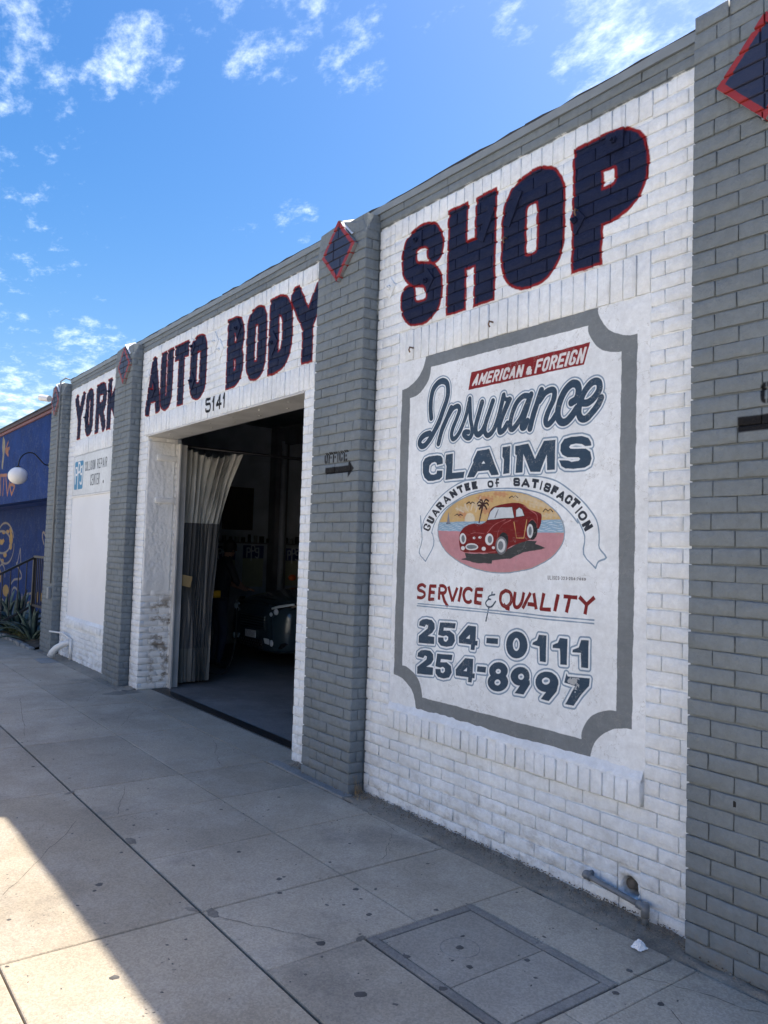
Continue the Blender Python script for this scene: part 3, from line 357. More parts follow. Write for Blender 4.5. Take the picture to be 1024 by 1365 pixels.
# facade paint, metres on the wall (x, z)
fc = Canvas(-10.85, -.04, .85, 4.16, .004, WHITE)
W0 = .003
for (a, b, z0, z1) in [(-11, -10.105, -.1, 4.3), (-7.745, -7.118, -.1, 4.3), (-3.083, -2.458, -.1, 4.3), (-.004, 1.2, -.1, 4.3), (-11, 1.2, 3.862, 4.3)]:
    fc.draw(sd_poly([(a, z0), (b, z0), (b, z1), (a, z1)]), GREY, (a, z0, b, z1), wob=.002 if z0 < 1 else .005)
def big(ch, x0, x1, z0=3.085, z1=3.755, hw=.084, skip=None):
    g = glyph(ch, rectq(x0, x1, z0, z1), hw)
    bb = (x0-.02, z0-.02, x1+.02, z1+.02)
    fc.draw(g, RED, bb, wob=.003)
    fc.draw(lambda X, Z: g(X, Z)+.0155, NAVY, bb, wob=.003)
for ch, a, b, hw in [('Y', -9.89, -9.39, .088), ('O', -9.36, -8.99, .088), ('R', -8.89, -8.43, .086), ('K', -8.40, -7.85, .086),
                 ('A', -6.99, -6.51, .082), ('U', -6.55, -6.18, .09), ('T', -6.15, -5.77, .088), ('O', -5.73, -5.31, .092),
                 ('B', -4.87, -4.51, .086), ('O', -4.47, -4.08, .09), ('D', -4.05, -3.64, .092), ('Y', -3.69, -3.12, .088),
                 ('S', -2.215, -1.78, .084), ('H', -1.75, -1.32, .092), ('O', -1.28, -.81, .10), ('P', -.765, -.30, .1)]:
    big(ch, a, b, hw=hw)
for ch, q in subquads(rectq(-5.30, -4.85, 2.925, 3.07), '5141', .22):
    fc.draw(glyph(ch, q, .013), BLACK, (-5.4, 2.85, -4.8, 3.1), wob=.0005)
def office(x0):
    for ch, q in subquads(rectq(x0-.012, x0+.28, 2.243, 2.322), 'OFFICE', .22):
        g = glyph(ch, q, .0085); cx = (q[0][0]+q[1][0])/2
        cut = sd_poly([(cx-.002, 2.2), (cx+.003, 2.2), (cx+.003, 2.36), (cx-.002, 2.36)])
        fc.draw(minus(g, cut), BLACK, (x0-.05, 2.2, x0+.35, 2.36), wob=.001)
    s0 = x0+.005
    fc.draw(union([sd_poly([(s0, 2.164), (s0+.30, 2.164), (s0+.30, 2.212), (s0, 2.212)]), sd_poly([(s0+.29, 2.128), (s0+.362, 2.188), (s0+.29, 2.248)])]), BLACK, (s0-.02, 2.1, s0+.4, 2.28), wob=.0006)
office(-2.892)
def office4():
    fc.draw(sd_poly([(.212, 2.146), (.62, 2.146), (.62, 2.208), (.212, 2.208)]), BLACK, (.19, 2.1, .7, 2.25), wob=.0006)
    for ch, q in subquads(rectq(.306, .62, 2.25, 2.335), 'OFFICE', .22):
        g = glyph(ch, q, .009); cx = (q[0][0]+q[1][0])/2
        cut = sd_poly([(cx-.002, 2.2), (cx+.003, 2.2), (cx+.003, 2.36), (cx-.002, 2.36)])
        fc.draw(minus(g, cut), BLACK, (.29, 2.2, .7, 2.36), wob=.001)
office4()
IMG_F = fc.image('facade_paint')

# the insurance sign, painted on plaster
sg = Canvas(-2.235, .56, -.24, 2.93, .0016, WHITE)
def notched(x0, x1, z0, z1, rx, rz):
    def f(X, Z):
        cx, cz = (x0+x1)/2, (z0+z1)/2
        dx = np.abs(X-cx)-(x1-x0)/2; dz = np.abs(Z-cz)-(z1-z0)/2
        bd = np.minimum(np.maximum(dx, dz), 0)+np.hypot(np.maximum(dx, 0), np.maximum(dz, 0))
        e = np.hypot(dx/rx, dz/rz); cd = (1-e)*min(rx, rz)
        return np.maximum(bd, cd)
    return f
nb = notched(-2.168, -.355, .645, 2.882, .235, .19)
FB = (-2.3, .5, -.2, 3)
sg.draw(nb, SGREY, FB, wob=.002)
nb2 = notched(-2.168+.088, -.355-.088, .645+.088, 2.882-.088, .235-.03, .19-.02)
sg.draw(nb2, WHITE, FB, wob=.0015)
D = DATA
def outlined(fn, bb, core, gap=.010, lw=.0085, white=WHITE, line=LBLUE):
    sg.draw(lambda X, Z: fn(X, Z)-gap-lw, line, bb, wob=.0008)
    sg.draw(lambda X, Z: fn(X, Z)-gap, white, bb, wob=.0006)
ban = P2(D['ban'][0]); sg.draw(sd_poly(ban), (.24, .02, .024), bbox(ban))
for q, t in zip(D['banq'], ['AMERICAN', '&', 'FOREIGN']):
    for ch, s_ in subquads(P2(q), t, .16):
        sg.draw(glyph(ch, s_, .0075), (.74, .72, .73), bbox(np.array(s_)), wob=.001)
def group(fs, pts, core=SBLUE, gap=.011, lw=.0065):
    bb = bbox(np.concatenate(pts), .05)
    u = union(fs)
    outlined(u, bb, core, gap, lw); sg.draw(u, core, bb, wob=.0008)
ins = [smooth(P2(s), 5) for s in D['ins']]
wid = [.0195, .0185, .0155, .0155, .0180, .0160, .012, .0175, .0165, .0170, .0185, .0170, .0205, .0185]
group([sd_line(p, wd, False) for p, wd in zip(ins, wid)], ins, gap=.0075, lw=.008)
cla = [P2(s) for s in D['cla']]; clh = [P2(s) for s in D['clh']]
cu = minus(union([sd_poly(p) for p in cla]), union([sd_poly(p) for p in clh]))
bb = bbox(np.concatenate(cla), .05)
outlined(cu, bb, SBLUE, .0105, .0085); sg.draw(cu, SBLUE, bb, wob=.0008)
for p, nxt in zip(cla, [None]*9): pass
dig = [P2(s) for s in D['dig']]; dih = [P2(s) for s in D['dih']]
du = minus(union([sd_poly(p) for p in dig]), union([sd_poly(p) for p in dih]))
bb = bbox(np.concatenate(dig), .05)
outlined(du, bb, SBLUE, .0105, .0085); sg.draw(du, SBLUE, bb, wob=.0008)
p7 = dig[-1]; c7 = p7.mean(0)    # worn paint on the seven
s7 = sd_poly(p7)
def worn(X, Z):
    n = np.sin(X*150+Z*90+2*np.sin(Z*60))*np.sin(Z*170-X*80+2*np.sin(X*75))+.5*np.sin(X*340+3*np.sin(Z*130))*np.sin(Z*310+2*np.sin(X*160))
    dd = np.hypot((X-c7[0]+.01)*1.0, (Z-c7[1]-.03)*.75)
    return np.maximum(s7(X, Z)+.004, (dd-.030)*.5-n*.010)
sg.draw(worn, (.42, .45, .48), bbox(p7), wob=0)
for s in D['red']: p = smooth(P2(s), 4) if len(s) > 8 else P2(s); sg.draw(sd_line(p, .0105), MAROON, bbox(p), wob=.001)
for s in D['amp']: p = smooth(P2(s), 4); sg.draw(sd_line(p, .0045, False), SBLUE, bbox(p), wob=.0005)
for s in D['und']: p = P2(s); sg.draw(sd_line(p, .0035), LBLUE, bbox(p), wob=.0008)
# ribbon and lettering on the arc
for s in D['rib']:
    p = P2(s); sg.draw(sd_line(smooth(p, 3), .0038, False), LBLUE, bbox(p), wob=.0006)
for ch, q in D['arc']:
    q = P2(q); lower = (ch == 'F' and q[:, 0].mean() < -1.1)
    if lower:
        bl, br, tr, tl = q; g = union([sd_line(np.array([bl+(br-bl)*.4, tl+(tr-tl)*.4, tr]), .0055), sd_line(np.array([bl+(tl-bl)*.55, br+(tr-br)*.55]), .0055)])
        sg.draw(g, (.03, .038, .055), bbox(q)); continue
    sg.draw(glyph(ch, q, (.0082 if q[:, 0].mean() < -1.15 else .0092)*(.74 if ch in 'SCGOA' else 1)), (.03, .038, .055), bbox(q), wob=.0006)
ell = P2(D['ell'][0]); E = sd_poly(ell); eb = bbox(ell)
sg.draw(lambda X, Z: E(X, Z)-.004, LBLUE, eb)
sg.draw(lambda X, Z: E(X, Z)+.002, (.60, .42, .19), eb)
for k, s in enumerate(D['cloud']):
    p = P2(s); g = sd_line(smooth(p, 4), .012+.003*(k % 3), False)
    gg = lambda X, Z, g=g: np.maximum(g(X, Z)+.006*np.sin(X*190+k)+.004*np.sin(Z*400+X*90), E(X, Z)+.004)
    sg.draw(gg, (.52, .24, .13) if k % 2 else (.62, .52, .36), eb, aa=3, alpha=.75)
for s in D['rays']: p = P2(s); sg.draw(inter(sd_line(p, .005), E), (.68, .62, .52), eb, aa=2, alpha=.7)
sg.draw(sd_poly(P2(D['sun'][0])), (.66, .60, .46), eb, aa=2)
sg.draw(inter(sd_poly(P2(D['sea'][0])), lambda X, Z: E(X, Z)+.003), (.27, .42, .56), eb)
sp = sd_poly(P2(D['sea'][0]))
sg.draw(lambda X, Z: np.maximum(np.maximum(sp(X, Z)+.004, E(X, Z)+.006), .35-np.sin(Z*520+2*np.sin(X*60))*np.sin(X*43+Z*90)), (.55, .66, .74), eb, alpha=.8, aa=2, wob=0)
sg.draw(inter(sd_poly(P2(D['sand'][0])), lambda X, Z: E(X, Z)+.003), (.52, .26, .29), eb)
for s in D['boat'][:1]: p = P2(s); sg.draw(sd_poly(p), (.2, .22, .28), bbox(p))
sg.draw(sd_line(P2(D['boat'][1]), .004), (.12, .14, .2), bbox(P2(D['boat'][1])))
for s in D['palm']: p = P2(s); sg.draw(sd_line(smooth(p, 3), .0052, False), (.05, .022, .02), bbox(p))
for s in D['bird']: p = P2(s); sg.draw(sd_line(smooth(p, 3), .0028, False), (.06, .04, .04), bbox(p))
sg.draw(sd_poly(P2(D['shad'][0])), (.05, .055, .058), eb, wob=.002)
CAR = (.17, .012, .014)
sg.draw(union([sd_poly(P2(s)) for s in D['blk']]), (.02, .022, .026), eb)
body = sd_poly(smooth(P2(D['body'][0]), 3)); sg.draw(body, CAR, eb)
sg.draw(union([sd_poly(P2(s)) for s in D['blk']]), (.02, .022, .026), eb)
for s in D['glass']: p = P2(s); sg.draw(lambda X, Z: sd_poly(p)(X, Z)-.003, (.03, .02, .02), bbox(p)); sg.draw(sd_poly(p), (.58, .64, .68), bbox(p))
sg.draw(sd_line(P2(D['glass'][0])[:1].repeat(2, 0)+np.array([[.06, .012], [.085, .06]]), .003), (.2, .22, .26), eb)
for k, s in enumerate(D['wht']):
    p = P2(s); e = sd_poly(p)
    if k == 0: sg.draw(e, (.16, .17, .19), bbox(p)); sg.draw(lambda X, Z: e(X, Z)+.012, (.60, .62, .64), bbox(p)); continue
    sg.draw(e, (.68, .70, .72), bbox(p))
for s in D['wh2']: p = P2(s); sg.draw(sd_poly(p), (.62, .64, .66), bbox(p))
for s in D['gry']: p = P2(s); sg.draw(sd_poly(p), (.16, .18, .2), bbox(p))
for s in D['hl'][2:3]: p = P2(s); sg.draw(sd_line(p, .002, False), (.62, .42, .16), bbox(p))
for s in D['hl'][:2]+D['hl'][3:]: p = P2(s); sg.draw(sd_line(smooth(p, 3), .0016, False), (.48, .16, .16), bbox(p), alpha=.8)
for ch, s_ in subquads(P2(D['sig'][0]), 'ULISES.323.254.7669', .35): sg.draw(glyph(ch, s_, .0016), (.12, .12, .13), bbox(np.array(s_)), wob=0)
IMG_S = sg.image('insurance_sign_paint')

# collision repair sign
cs = Canvas(-9.76, 2.28, -8.02, 2.85, .003, (.70, .74, .77))
cs.draw(lambda X, Z: -sd_poly([(-9.75, 2.292), (-8.03, 2.292), (-8.03, 2.838), (-9.75, 2.838)])(X, Z), (.42, .45, .48), (-9.8, 2.2, -8, 2.9), wob=0)
sq = sd_poly([(-9.66, 2.40), (-9.31, 2.40), (-9.31, 2.735), (-9.66, 2.735)])
cs.draw(lambda X, Z: sq(X, Z)-.03, (.05, .25, .46), (-9.75, 2.3, -9.2, 2.84), wob=0)
def ppg(cv, x, z, s, c_):
    segs = [[(.0, .62), (.0, -.15)], [(.0, .62), (.26, .6), (.28, .3), (.02, .28)], [(.42, .85), (.42, -.45)], [(.42, .85), (.70, .8), (.72, .42), (.42, .38)],
            [(1.12, .62), (.86, .6), (.84, .3), (1.1, .28)], [(1.12, .66), (1.12, -.1), (.95, -.2), (.82, -.12)]]
    for g in segs:
        p = np.array(g)*s+np.array([x, z]); cv.draw(sd_line(smooth(p, 4), .055*s, False), c_, bbox(p, .05), wob=0)
ppg(cs, -9.645, 2.50, .285, (.78, .80, .82))
for t, q, h in [('COLLISION', rectq(-9.20, -8.74, 2.605, 2.735), .008), ('REPAIR', rectq(-8.66, -8.25, 2.605, 2.735), .008), ('CENTER', rectq(-8.93, -8.53, 2.395, 2.545), .009)]:
    for ch, s_ in subquads(q, t, .3): cs.draw(glyph(ch, s_, h), (.05, .06, .08), bbox(np.array(s_)), wob=0)
cs.draw(lambda X, Z: np.hypot(X+8.37, Z-2.42)-.022, (.05, .06, .08), (-8.5, 2.3, -8.2, 2.5), wob=0)
IMG_C = cs.image('collision_sign_print')

# murals of the blue building
BLUE = (.012, .048, .205)
mf = Canvas(-17.2, 2.2, -10.8, 3.95, .01, BLUE)
for s in D['fas']: p = P2(s); mf.draw(sd_poly(p), (.30, .27, .2), bbox(p, .1))
for s in D['fas2']: p = P2(s); mf.draw(sd_line(p, .032), (.40, .19, .12), bbox(p, .1))
IMG_B1 = mf.image('fascia_mural')
ml = Canvas(-21.5, -.3, -14.0, 2.6, .012, (.009, .036, .16))
for s in D['mub']: p = P2(s); ml.draw(sd_poly(p), (.42, .27, .10), bbox(p, .1))
for s in D['mur']: p = P2(s); ml.draw(sd_line(smooth(p, 3), .025), (.30, .27, .24), bbox(p, .1))
IMG_B2 = ml.image('wall_mural')

def print_mat(name, img, x0, z0, x1, z1, rough=.5, axis='x', dirt=1., bumps=((140, .0006), (22, .0016)), soil=True):
    m = Mat(name, rough=rough, spec=.10)
    s = m.sep(); a = {'x': 0, 'y': 1}[axis]
    u = m.math('DIVIDE', m.math('SUBTRACT', s[a], x0), x1-x0); v = m.math('DIVIDE', m.math('SUBTRACT', s[2], z0), z1-z0)
    c_ = m.node('ShaderNodeCombineXYZ'); m.lk(u, c_.inputs[0]); m.lk(v, c_.inputs[1])
    t = m.node('ShaderNodeTexImage', extension='EXTEND', interpolation='Linear'); t.image = img; m.lk(c_.outputs[0], t.inputs[0])
    c0 = t.outputs['Color']
    f = m.ramp(m.noise(2.2, 9, .7), .3, .7, 1-.15*dirt, 1+.03)
    f2 = m.ramp(m.noise(26, 7, .7), .3, .75, 1-.11*dirt, 1.05)
    fm = m.math('MULTIPLY', f, f2)
    cc = m.node('ShaderNodeCombineColor')
    for i in range(3): m.lk(fm, cc.inputs[i])
    c0 = m.mix(1., c0, cc.outputs[0], 'MULTIPLY')
    if soil:
        # splash dirt and scuffs along the pavement, rain streaks below the coping
        hz = m.ramp(s[2], .55, 0., 0, 1)
        g = m.math('MULTIPLY', m.ramp(m.noise(9, 8, .7, (1, 1, 1.6)), .44, .72), hz)
        c0 = m.mix(m.math('MULTIPLY', g, .55), c0, (.20, .18, .155))
        chips = m.math('MULTIPLY', m.ramp(m.noise(55, 6, .7), .655, .70), m.ramp(s[2], .45, 0., .12, 1))
        c0 = m.mix(m.math('MULTIPLY', chips, .8), c0, (.10, .085, .07))
        pits = m.math('MULTIPLY', m.ramp(m.noise(34, 7, .75, off=11), .685, .715), m.ramp(m.noise(1.7, 3, off=6), .45, .65, .1, 1))
        c0 = m.mix(m.math('MULTIPLY', pits, .6), c0, (.07, .068, .066))
        st = m.math('MULTIPLY', m.ramp(m.noise(7, 5, .6, (3.2, 3.2, .22), 4), .56, .75), m.ramp(s[2], 2.2, 4.0, 0.02, .16))
        sc2 = m.math('SUBTRACT', 1.0, m.math('MULTIPLY', st, 1.6)); c5 = m.node('ShaderNodeCombineColor'); [m.lk(sc2, c5.inputs[i]) for i in range(3)]
        c0 = m.mix(1., c0, c5.outputs[0], 'MULTIPLY')
    if not soil:
        br = m.math('MULTIPLY', m.ramp(m.noise(30, 5, .65, (.5, .5, 2.4)), .5, .72), .07)
        c0 = m.mix(br, c0, (.42, .44, .46))
        hc_ = m.math('MULTIPLY', m.ramp(m.math('ABSOLUTE', m.math('SUBTRACT', m.noise(2.6, 6, .6, off=21), .5)), .0035, .0012), .35)
        c0 = m.mix(hc_, c0, (.30, .30, .29))
    m.color(c0)
    for k, (sc_, ds) in enumerate(bumps): m.bump(m.noise(sc_, 6 if k else 3, .6), ds)
    return m.m
M_PAINT = print_mat('painted_brick', IMG_F, fc.x0, fc.z0, fc.x1, fc.z1, .6, bumps=((150, .0014), (55, .0036), (15, .009)))
M_PLANE = M_PAINT
M_SIGN = print_mat('painted_plaster_sign', IMG_S, sg.x0, sg.z0, sg.x1, sg.z1, .5, soil=False, dirt=1.0, bumps=((210, .0011), (48, .0022), (9, .005)))
M_CSIGN = print_mat('printed_sheet_sign', IMG_C, cs.x0, cs.z0, cs.x1, cs.z1, .35, soil=False, bumps=((3, .002),))
M_FASC = print_mat('blue_fascia_paint', IMG_B1, mf.x0, mf.z0, mf.x1, mf.z1, .75, soil=False, dirt=2.2, bumps=((30, .002), (6, .006)))
M_MURAL = print_mat('blue_mural_paint', IMG_B2, ml.x0, ml.z0, ml.x1, ml.z1, .75, soil=False, dirt=1.5, bumps=((30, .002), (8, .004)))

M_CONC = None
def concrete(name, base=(.37, .322, .252), dark=(.10, .098, .094), light=(.46, .42, .36), coarse=.0012, soil=.5):
    m = Mat(name, base, .85)
    s = m.sep()
    a = m.noise(.55, 7, .62); b = m.noise(3.1, 8, .65, off=3); c = m.noise(160, 3, .6)
    k = m.mix(m.ramp(a, .35, .68), tuple(x*.80 for x in base), tuple(x*1.10 for x in base))
    k = m.mix(m.ramp(b, .42, .72, 0, .45), k, light)
    k = m.mix(m.ramp(m.noise(1.3, 9, .72, off=9), .52, .74, 0, soil), k, dark)
    k = m.mix(m.ramp(m.noise(18, 6, .7, off=5), .56, .74, 0, .28), k, dark)
    # sand grains and pits
    v = m.node('ShaderNodeTexVoronoi'); v.inputs['Scale'].default_value = 130; m.lk(m.pos, v.inputs['Vector'])
    vc = m.node('ShaderNodeSeparateColor'); m.lk(v.outputs['Color'], vc.inputs[0])
    grain = m.ramp(vc.outputs[0], 0, 1, .87, 1.12)
    cc = m.node('ShaderNodeCombineColor'); [m.lk(grain, cc.inputs[i]) for i in range(3)]
    k = m.mix(1., k, cc.outputs[0], 'MULTIPLY')
    k = m.mix(m.math('MULTIPLY', m.ramp(vc.outputs[1], .95, .97), m.ramp(m.noise(6, 4), .55, .7)), k, (.08, .075, .07))
    # small dark specks and old spills
    v2 = m.node('ShaderNodeTexVoronoi'); v2.inputs['Scale'].default_value = 17; m.lk(m.pos, v2.inputs['Vector'])
    sp = m.math('MULTIPLY', m.ramp(m.math('ADD', v2.outputs['Distance'], m.math('MULTIPLY', m.noise(70, 3), .08)), .125, .09), m.ramp(m.noise(2.3, 3, off=2), .56, .66))
    k = m.mix(m.math('MULTIPLY', sp, .55), k, (.05, .05, .05))
    oi = m.node('ShaderNodeObjectInfo'); ov = m.ramp(oi.outputs['Random'], 0, 1, .90, 1.07)
    c2 = m.node('ShaderNodeCombineColor'); [m.lk(ov, c2.inputs[i]) for i in range(3)]
    k = m.mix(1., k, c2.outputs[0], 'MULTIPLY')
    m.color(k)
    m.bump(m.noise(6, 5), .003); m.bump(c, coarse); m.bump(m.noise(48, 6, .7), .0012)
    return m
M_CONC = concrete('sidewalk_concrete').m
M_CONC2 = concrete('sidewalk_concrete_coarse', (.39, .335, .255), coarse=.0022, soil=.35).m
M_BOX = concrete('utility_box_concrete', (.31, .28, .235), soil=.3).m
M_RIM = concrete('utility_rim_concrete', (.19, .18, .165), coarse=.003).m
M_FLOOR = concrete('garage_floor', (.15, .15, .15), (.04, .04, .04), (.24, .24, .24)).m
M_STRIP = concrete('wall_foot_concrete', (.24, .215, .175), (.07, .058, .045), (.36, .33, .28), coarse=.004, soil=.8).m
M_SILL = concrete('grey_kerb_concrete', (.24, .25, .25), (.12, .12, .12), (.33, .33, .32), soil=.3).m
M_DIRT = simple('joint_dirt', (.035, .03, .026), .95, var=.4, scale=30, bump=.004)
M_ROADC = simple('pale_concrete', (.45, .42, .37), .9, var=.1)
M_BOUNCE_ROAD = simple('pale_bounce_road', (.42, .385, .33), .9, var=.15, scale=12, bump=.004, bscale=120)  # unseen road, made pale to bounce sun onto the facade
M_GUM = simple('old_gum', (.085, .08, .075), .8, var=.4, scale=14)
M_TAR = simple('roofing_felt', (.03, .03, .032), .8, var=.3, bump=.003)
M_GREY = simple('grey_paint', GREY, .5, var=.1, bump=.002, bscale=30)
M_WHITEP = simple('white_paint', (.74, .75, .76), .45, var=.07, bump=.001, bscale=40)
M_STEELW = simple('white_painted_steel', (.50, .50, .49), .45, var=.18, scale=3, bump=.0015, bscale=20)
M_BOARD = simple('white_painted_board', (.70, .73, .77), .5, var=.05, scale=1.3, bump=.001, bscale=4)
M_BLACK = simple('cavity_black', (.01, .01, .011), .9, var=0)
M_REDTRIM = simple('dark_red_trim', (.05, .022, .025), .6, var=.2, scale=3)
M_REDTRIM2 = simple('pale_red_trim', (.16, .06, .065), .6, var=.2, scale=3)
M_RAIL = simple('dark_steel_rail', (.035, .034, .036), .5, .3, var=.2)
M_BLUEW = simple('blue_wall_paint', (.014, .05, .20), .5, var=.2, scale=2, bump=.002)
M_PIPE = simple('grey_painted_pipe', (.16, .175, .19), .45, var=.15, scale=30, bump=.001)
M_WPIPE = simple('white_plastic_pipe', (.74, .74, .72), .35, var=.08, scale=14)
M_GLOBE = simple('opal_glass_globe', (.80, .80, .79), .18, var=.03)
M_STEEL = simple('dark_steel', (.03, .03, .035), .35, .6, var=.1)

# ================================================================== ground
g = MB(); g.box(-220, 220, -220, 220, -.35, -.30)
tag(g.build('ground', simple('earth_ground', (.11, .10, .085), .95, var=.3, scale=.6, bump=.02, bscale=3)), kind='structure')
g = MB(); g.box(-200, 200, -16, -4.05, -.30, -.15)
tag(g.build('road', M_BOUNCE_ROAD), kind='structure')
g = MB(); g.box(-200, 200, -4.05, -3.90, -.30, -.005)
tag(bevel(g.build('kerb', M_CONC), .02), kind='structure')
walk = MB(); walk.box(-60, 60, -3.90, .30, -.30, -.014)
walk_o = tag(walk.build('sidewalk', M_DIRT), kind='structure')

def slab(x0, x1, y0, y1, mat=M_CONC, top=0., gap=(.004, .004, .004, .004), dz=0.):
    """one cast slab with a tooled edge; the gaps are left, right, street, wall"""
    a, b, c, d = x0+gap[0], x1-gap[1], y0+gap[2], y1-gap[3]
    r_ = .007; v = []; zt = top+dz
    nx = max(1, int((b-a)/.35)); ny = max(1, int((d-c)/.35))
    for rx, z in ((0, -.03), (0, zt-r_), (r_*.35, zt-r_*.3), (r_, zt)):
        v.append([(a+rx, c+rx, z), (b-rx, c+rx, z), (b-rx, d-rx, z), (a+rx, d-rx, z)])
    vs = [p for q in v for p in q]; fs = []
    for k in range(3):
        for i in range(4): fs.append((k*4+i, k*4+(i+1) % 4, (k+1)*4+(i+1) % 4, (k+1)*4+i))
    fs.append((12, 13, 14, 15))
    o = mesh_obj('slab', vs, fs, mat, walk_o)
    return o
bands = [(-3.90, -3.25), (-3.25, -2.44), (-2.44, -1.612), (-1.612, -.86), (-.86, -.185)]
bigj, score = .006, .0018
xs_a = [-30, -24, -18, -14, -12, -10.4, -9.0, -7.6, -6.2, -4.85, -3.50, -1.43, .1, 1.6, 3.1, 4.6, 6.1]
for bi, (y0, y1) in enumerate(bands):
    xs = list(xs_a)
    if bi >= 3:
        xs += [-2.85, -2.12]; xs.sort()
    for i in range(len(xs)-1):
        x0, x1 = xs[i], xs[i+1]
        jl = score if x0 in (-2.85, -2.12) else .005; jr = score if x1 in (-2.85, -2.12) else .005
        gp = (jl, jr, bigj if bi == 3 else .003, bigj if bi == 2 else score)
        mt = M_CONC2 if (bi <= 2 and x0 in (-1.43, .1, -3.5)) else M_CONC
        if bi >= 3 and x0 == -1.43:
            if bi == 3:   # cut round the utility box
                slab(-1.43, -.835, y0, y1, mt, gap=(jl, .001, bigj, score)); slab(-.835, -.012, y0, -1.145, mt, gap=(.001, .002, bigj, .003)); slab(-.012, .1, y0, y1, mt, gap=(.003, .003, bigj, .001))
            else:
                slab(-1.43, -.835, y0, y1, mt, gap=(jl, .002, score, score)); slab(-.835, -.012, -.535, y1, mt, gap=(.002, .004, .003, score)); slab(-.012, .1, y0, y1, mt, gap=(.004, .001, .001, score))
            continue
        if bi >= 3 and x0 == .1: gp = (.001, gp[1], gp[2], gp[3])
        slab(x0, x1, y0, y1, mt, gap=gp, dz=rnd.uniform(-.002, .002) if bi < 3 else 0)
# rough strip of patched concrete against the wall, with grit
rr = random.Random(3)
def strip(x0, x1, y0, y1, mat, name, z=.0, amp=.006, step=.03):
    nx = int((x1-x0)/step); ny = max(3, int((y1-y0)/step)); vs = []; fs = []
    for j in range(ny+1):
        for i in range(nx+1):
            x = x0+(x1-x0)*i/nx; y = y0+(y1-y0)*j/ny
            e = .018*math.sin(x*7.1)+.012*math.sin(x*23) if j == 0 else 0
            h = amp*(math.sin(x*31+y*17)*math.sin(y*53-x*11)+rr.uniform(-.7, .7)) + (y-y0)*.06
            vs.append((x, y+e, z+h-(.012 if j == 0 else 0)))
    for j in range(ny):
        for i in range(nx):
            a = j*(nx+1)+i; fs.append((a, a+1, a+nx+2, a+nx+1))
    return mesh_obj(name, vs, fs, mat, walk_o, smooth=True)
strip(-3.42, 1.4, -.195, .02, M_STRIP, 'wall_foot_strip')
strip(-10.8, -6.85, -.195, .02, M_STRIP, 'wall_foot_strip', z=.0)
g = MB(); g.box(-3.46, -2.44, -.185, -.10, -.02, .012); o = bevel(g.build('grey_foot_kerb', M_SILL, walk_o), .006)
g = MB(); g.box(-6.85, -3.42, -.185, .155, -.02, .001); g.build('driveway_slab', M_CONC, walk_o)
g = MB(); g.box(-9.78, -9.30, -.42, -.2, -.01, .006); o = bevel(g.build('concrete_patch', M_SILL, walk_o), .003)
# spalled joint corners and fine cracks
ck = MB(); rr = random.Random(5)
def crack(p, q, n=14, w_=.0011, amp=.035):
    p = Vector((*p, 0)); q = Vector((*q, 0)); t = (q-p).normalized(); s_ = Vector((-t.y, t.x, 0)); pts = []; off = 0
    for i in range(n+1):
        off += rr.uniform(-1, 1)*amp*.35; pts.append(p+(q-p)*i/n+s_*off)
    for a, b in zip(pts[:-1], pts[1:]):
        w2 = w_*rr.uniform(.5, 1.3); ck.add([a-s_*w2+Vector((0, 0, .0022)), b-s_*w2+Vector((0, 0, .0022)), b+s_*w2+Vector((0, 0, .0022)), a+s_*w2+Vector((0, 0, .0022))], [(0, 1, 2, 3)])
for p, q in [((-2.35, -.21), (-1.75, -.30)), ((-1.75, -.30), (-1.5, -.62)), ((-.02, -.44), (.5, -.2)), ((-4.3, -.25), (-3.6, -.5)), ((-5.9, -.3), (-5.2, -.75)), ((-3.4, -1.3), (-2.9, -1.55)), ((-2.9, -1.75), (-2.1, -2.35)),
             ((-7.2, -.25), (-6.4, -.6)), ((-8.4, -.5), (-7.3, -.3)), ((.15, -.5), (.9, -.95)), ((-6.9, -1.2), (-5.2, -1.5)), ((-.9, -1.3), (-1.35, -1.58))]: crack(p, q)
tag(ck.build('surface_cracks', M_DIRT, walk_o), kind='stuff')
# gum and droppings: uncountable
gm = MB(); gm2 = MB(); M_SPALL = concrete('spalled_concrete', (.17, .155, .13), coarse=.004, soil=.8).m; rr = random.Random(11)
def blob(mb, x, y, z, r_, n=10, h=.0014, el=1.):
    a0 = rr.uniform(0, 6.28); pts = []
    for k in range(n):
        a = 2*math.pi*k/n; q = r_*rr.uniform(.75, 1.2)
        dx, dy = q*math.cos(a), q*math.sin(a)*el
        pts.append((x+dx*math.cos(a0)-dy*math.sin(a0), y+dx*math.sin(a0)+dy*math.cos(a0)))
    vs = [(x, y, z+h)]+[(x+(px-x)*.8, y+(py-y)*.8, z+h*.85) for px, py in pts]+[(px, py, z-.0004) for px, py in pts]
    fs = [(0, 1+k, 1+(k+1) % n) for k in range(n)]+[(1+k, 1+n+k, 1+n+(k+1) % n, 1+(k+1) % n) for k in range(n)]
    mb.add(vs, fs)
for k in range(230):
    x = rr.uniform(-9.5, 1.8) if k % 2 else rr.uniform(-3.4, 1.4); y = -rr.uniform(.2, 3.0)
    blob(gm, x, y, .0006, rr.choice([.004, .005, .007, .009, .012]), el=rr.uniform(.5, 1))
for (x, y, q) in [(-.50, -1.40, .022), (-.36, -1.12, .018), (-.62, -1.09, .016), (-.42, -.93, .014), (-.33, -.7, .014), (-.05, -.42, .014), (.02, -.6, .013), (.16, -.52, .014), (-.9, -1.32, .02), (-1.0, -1.0, .014), (-1.55, -1.15, .016), (-1.25, -.9, .015), (-1.95, -1.9, .02), (-1.1, -2.1, .02)]:
    blob(gm, x, y, .0008, q)
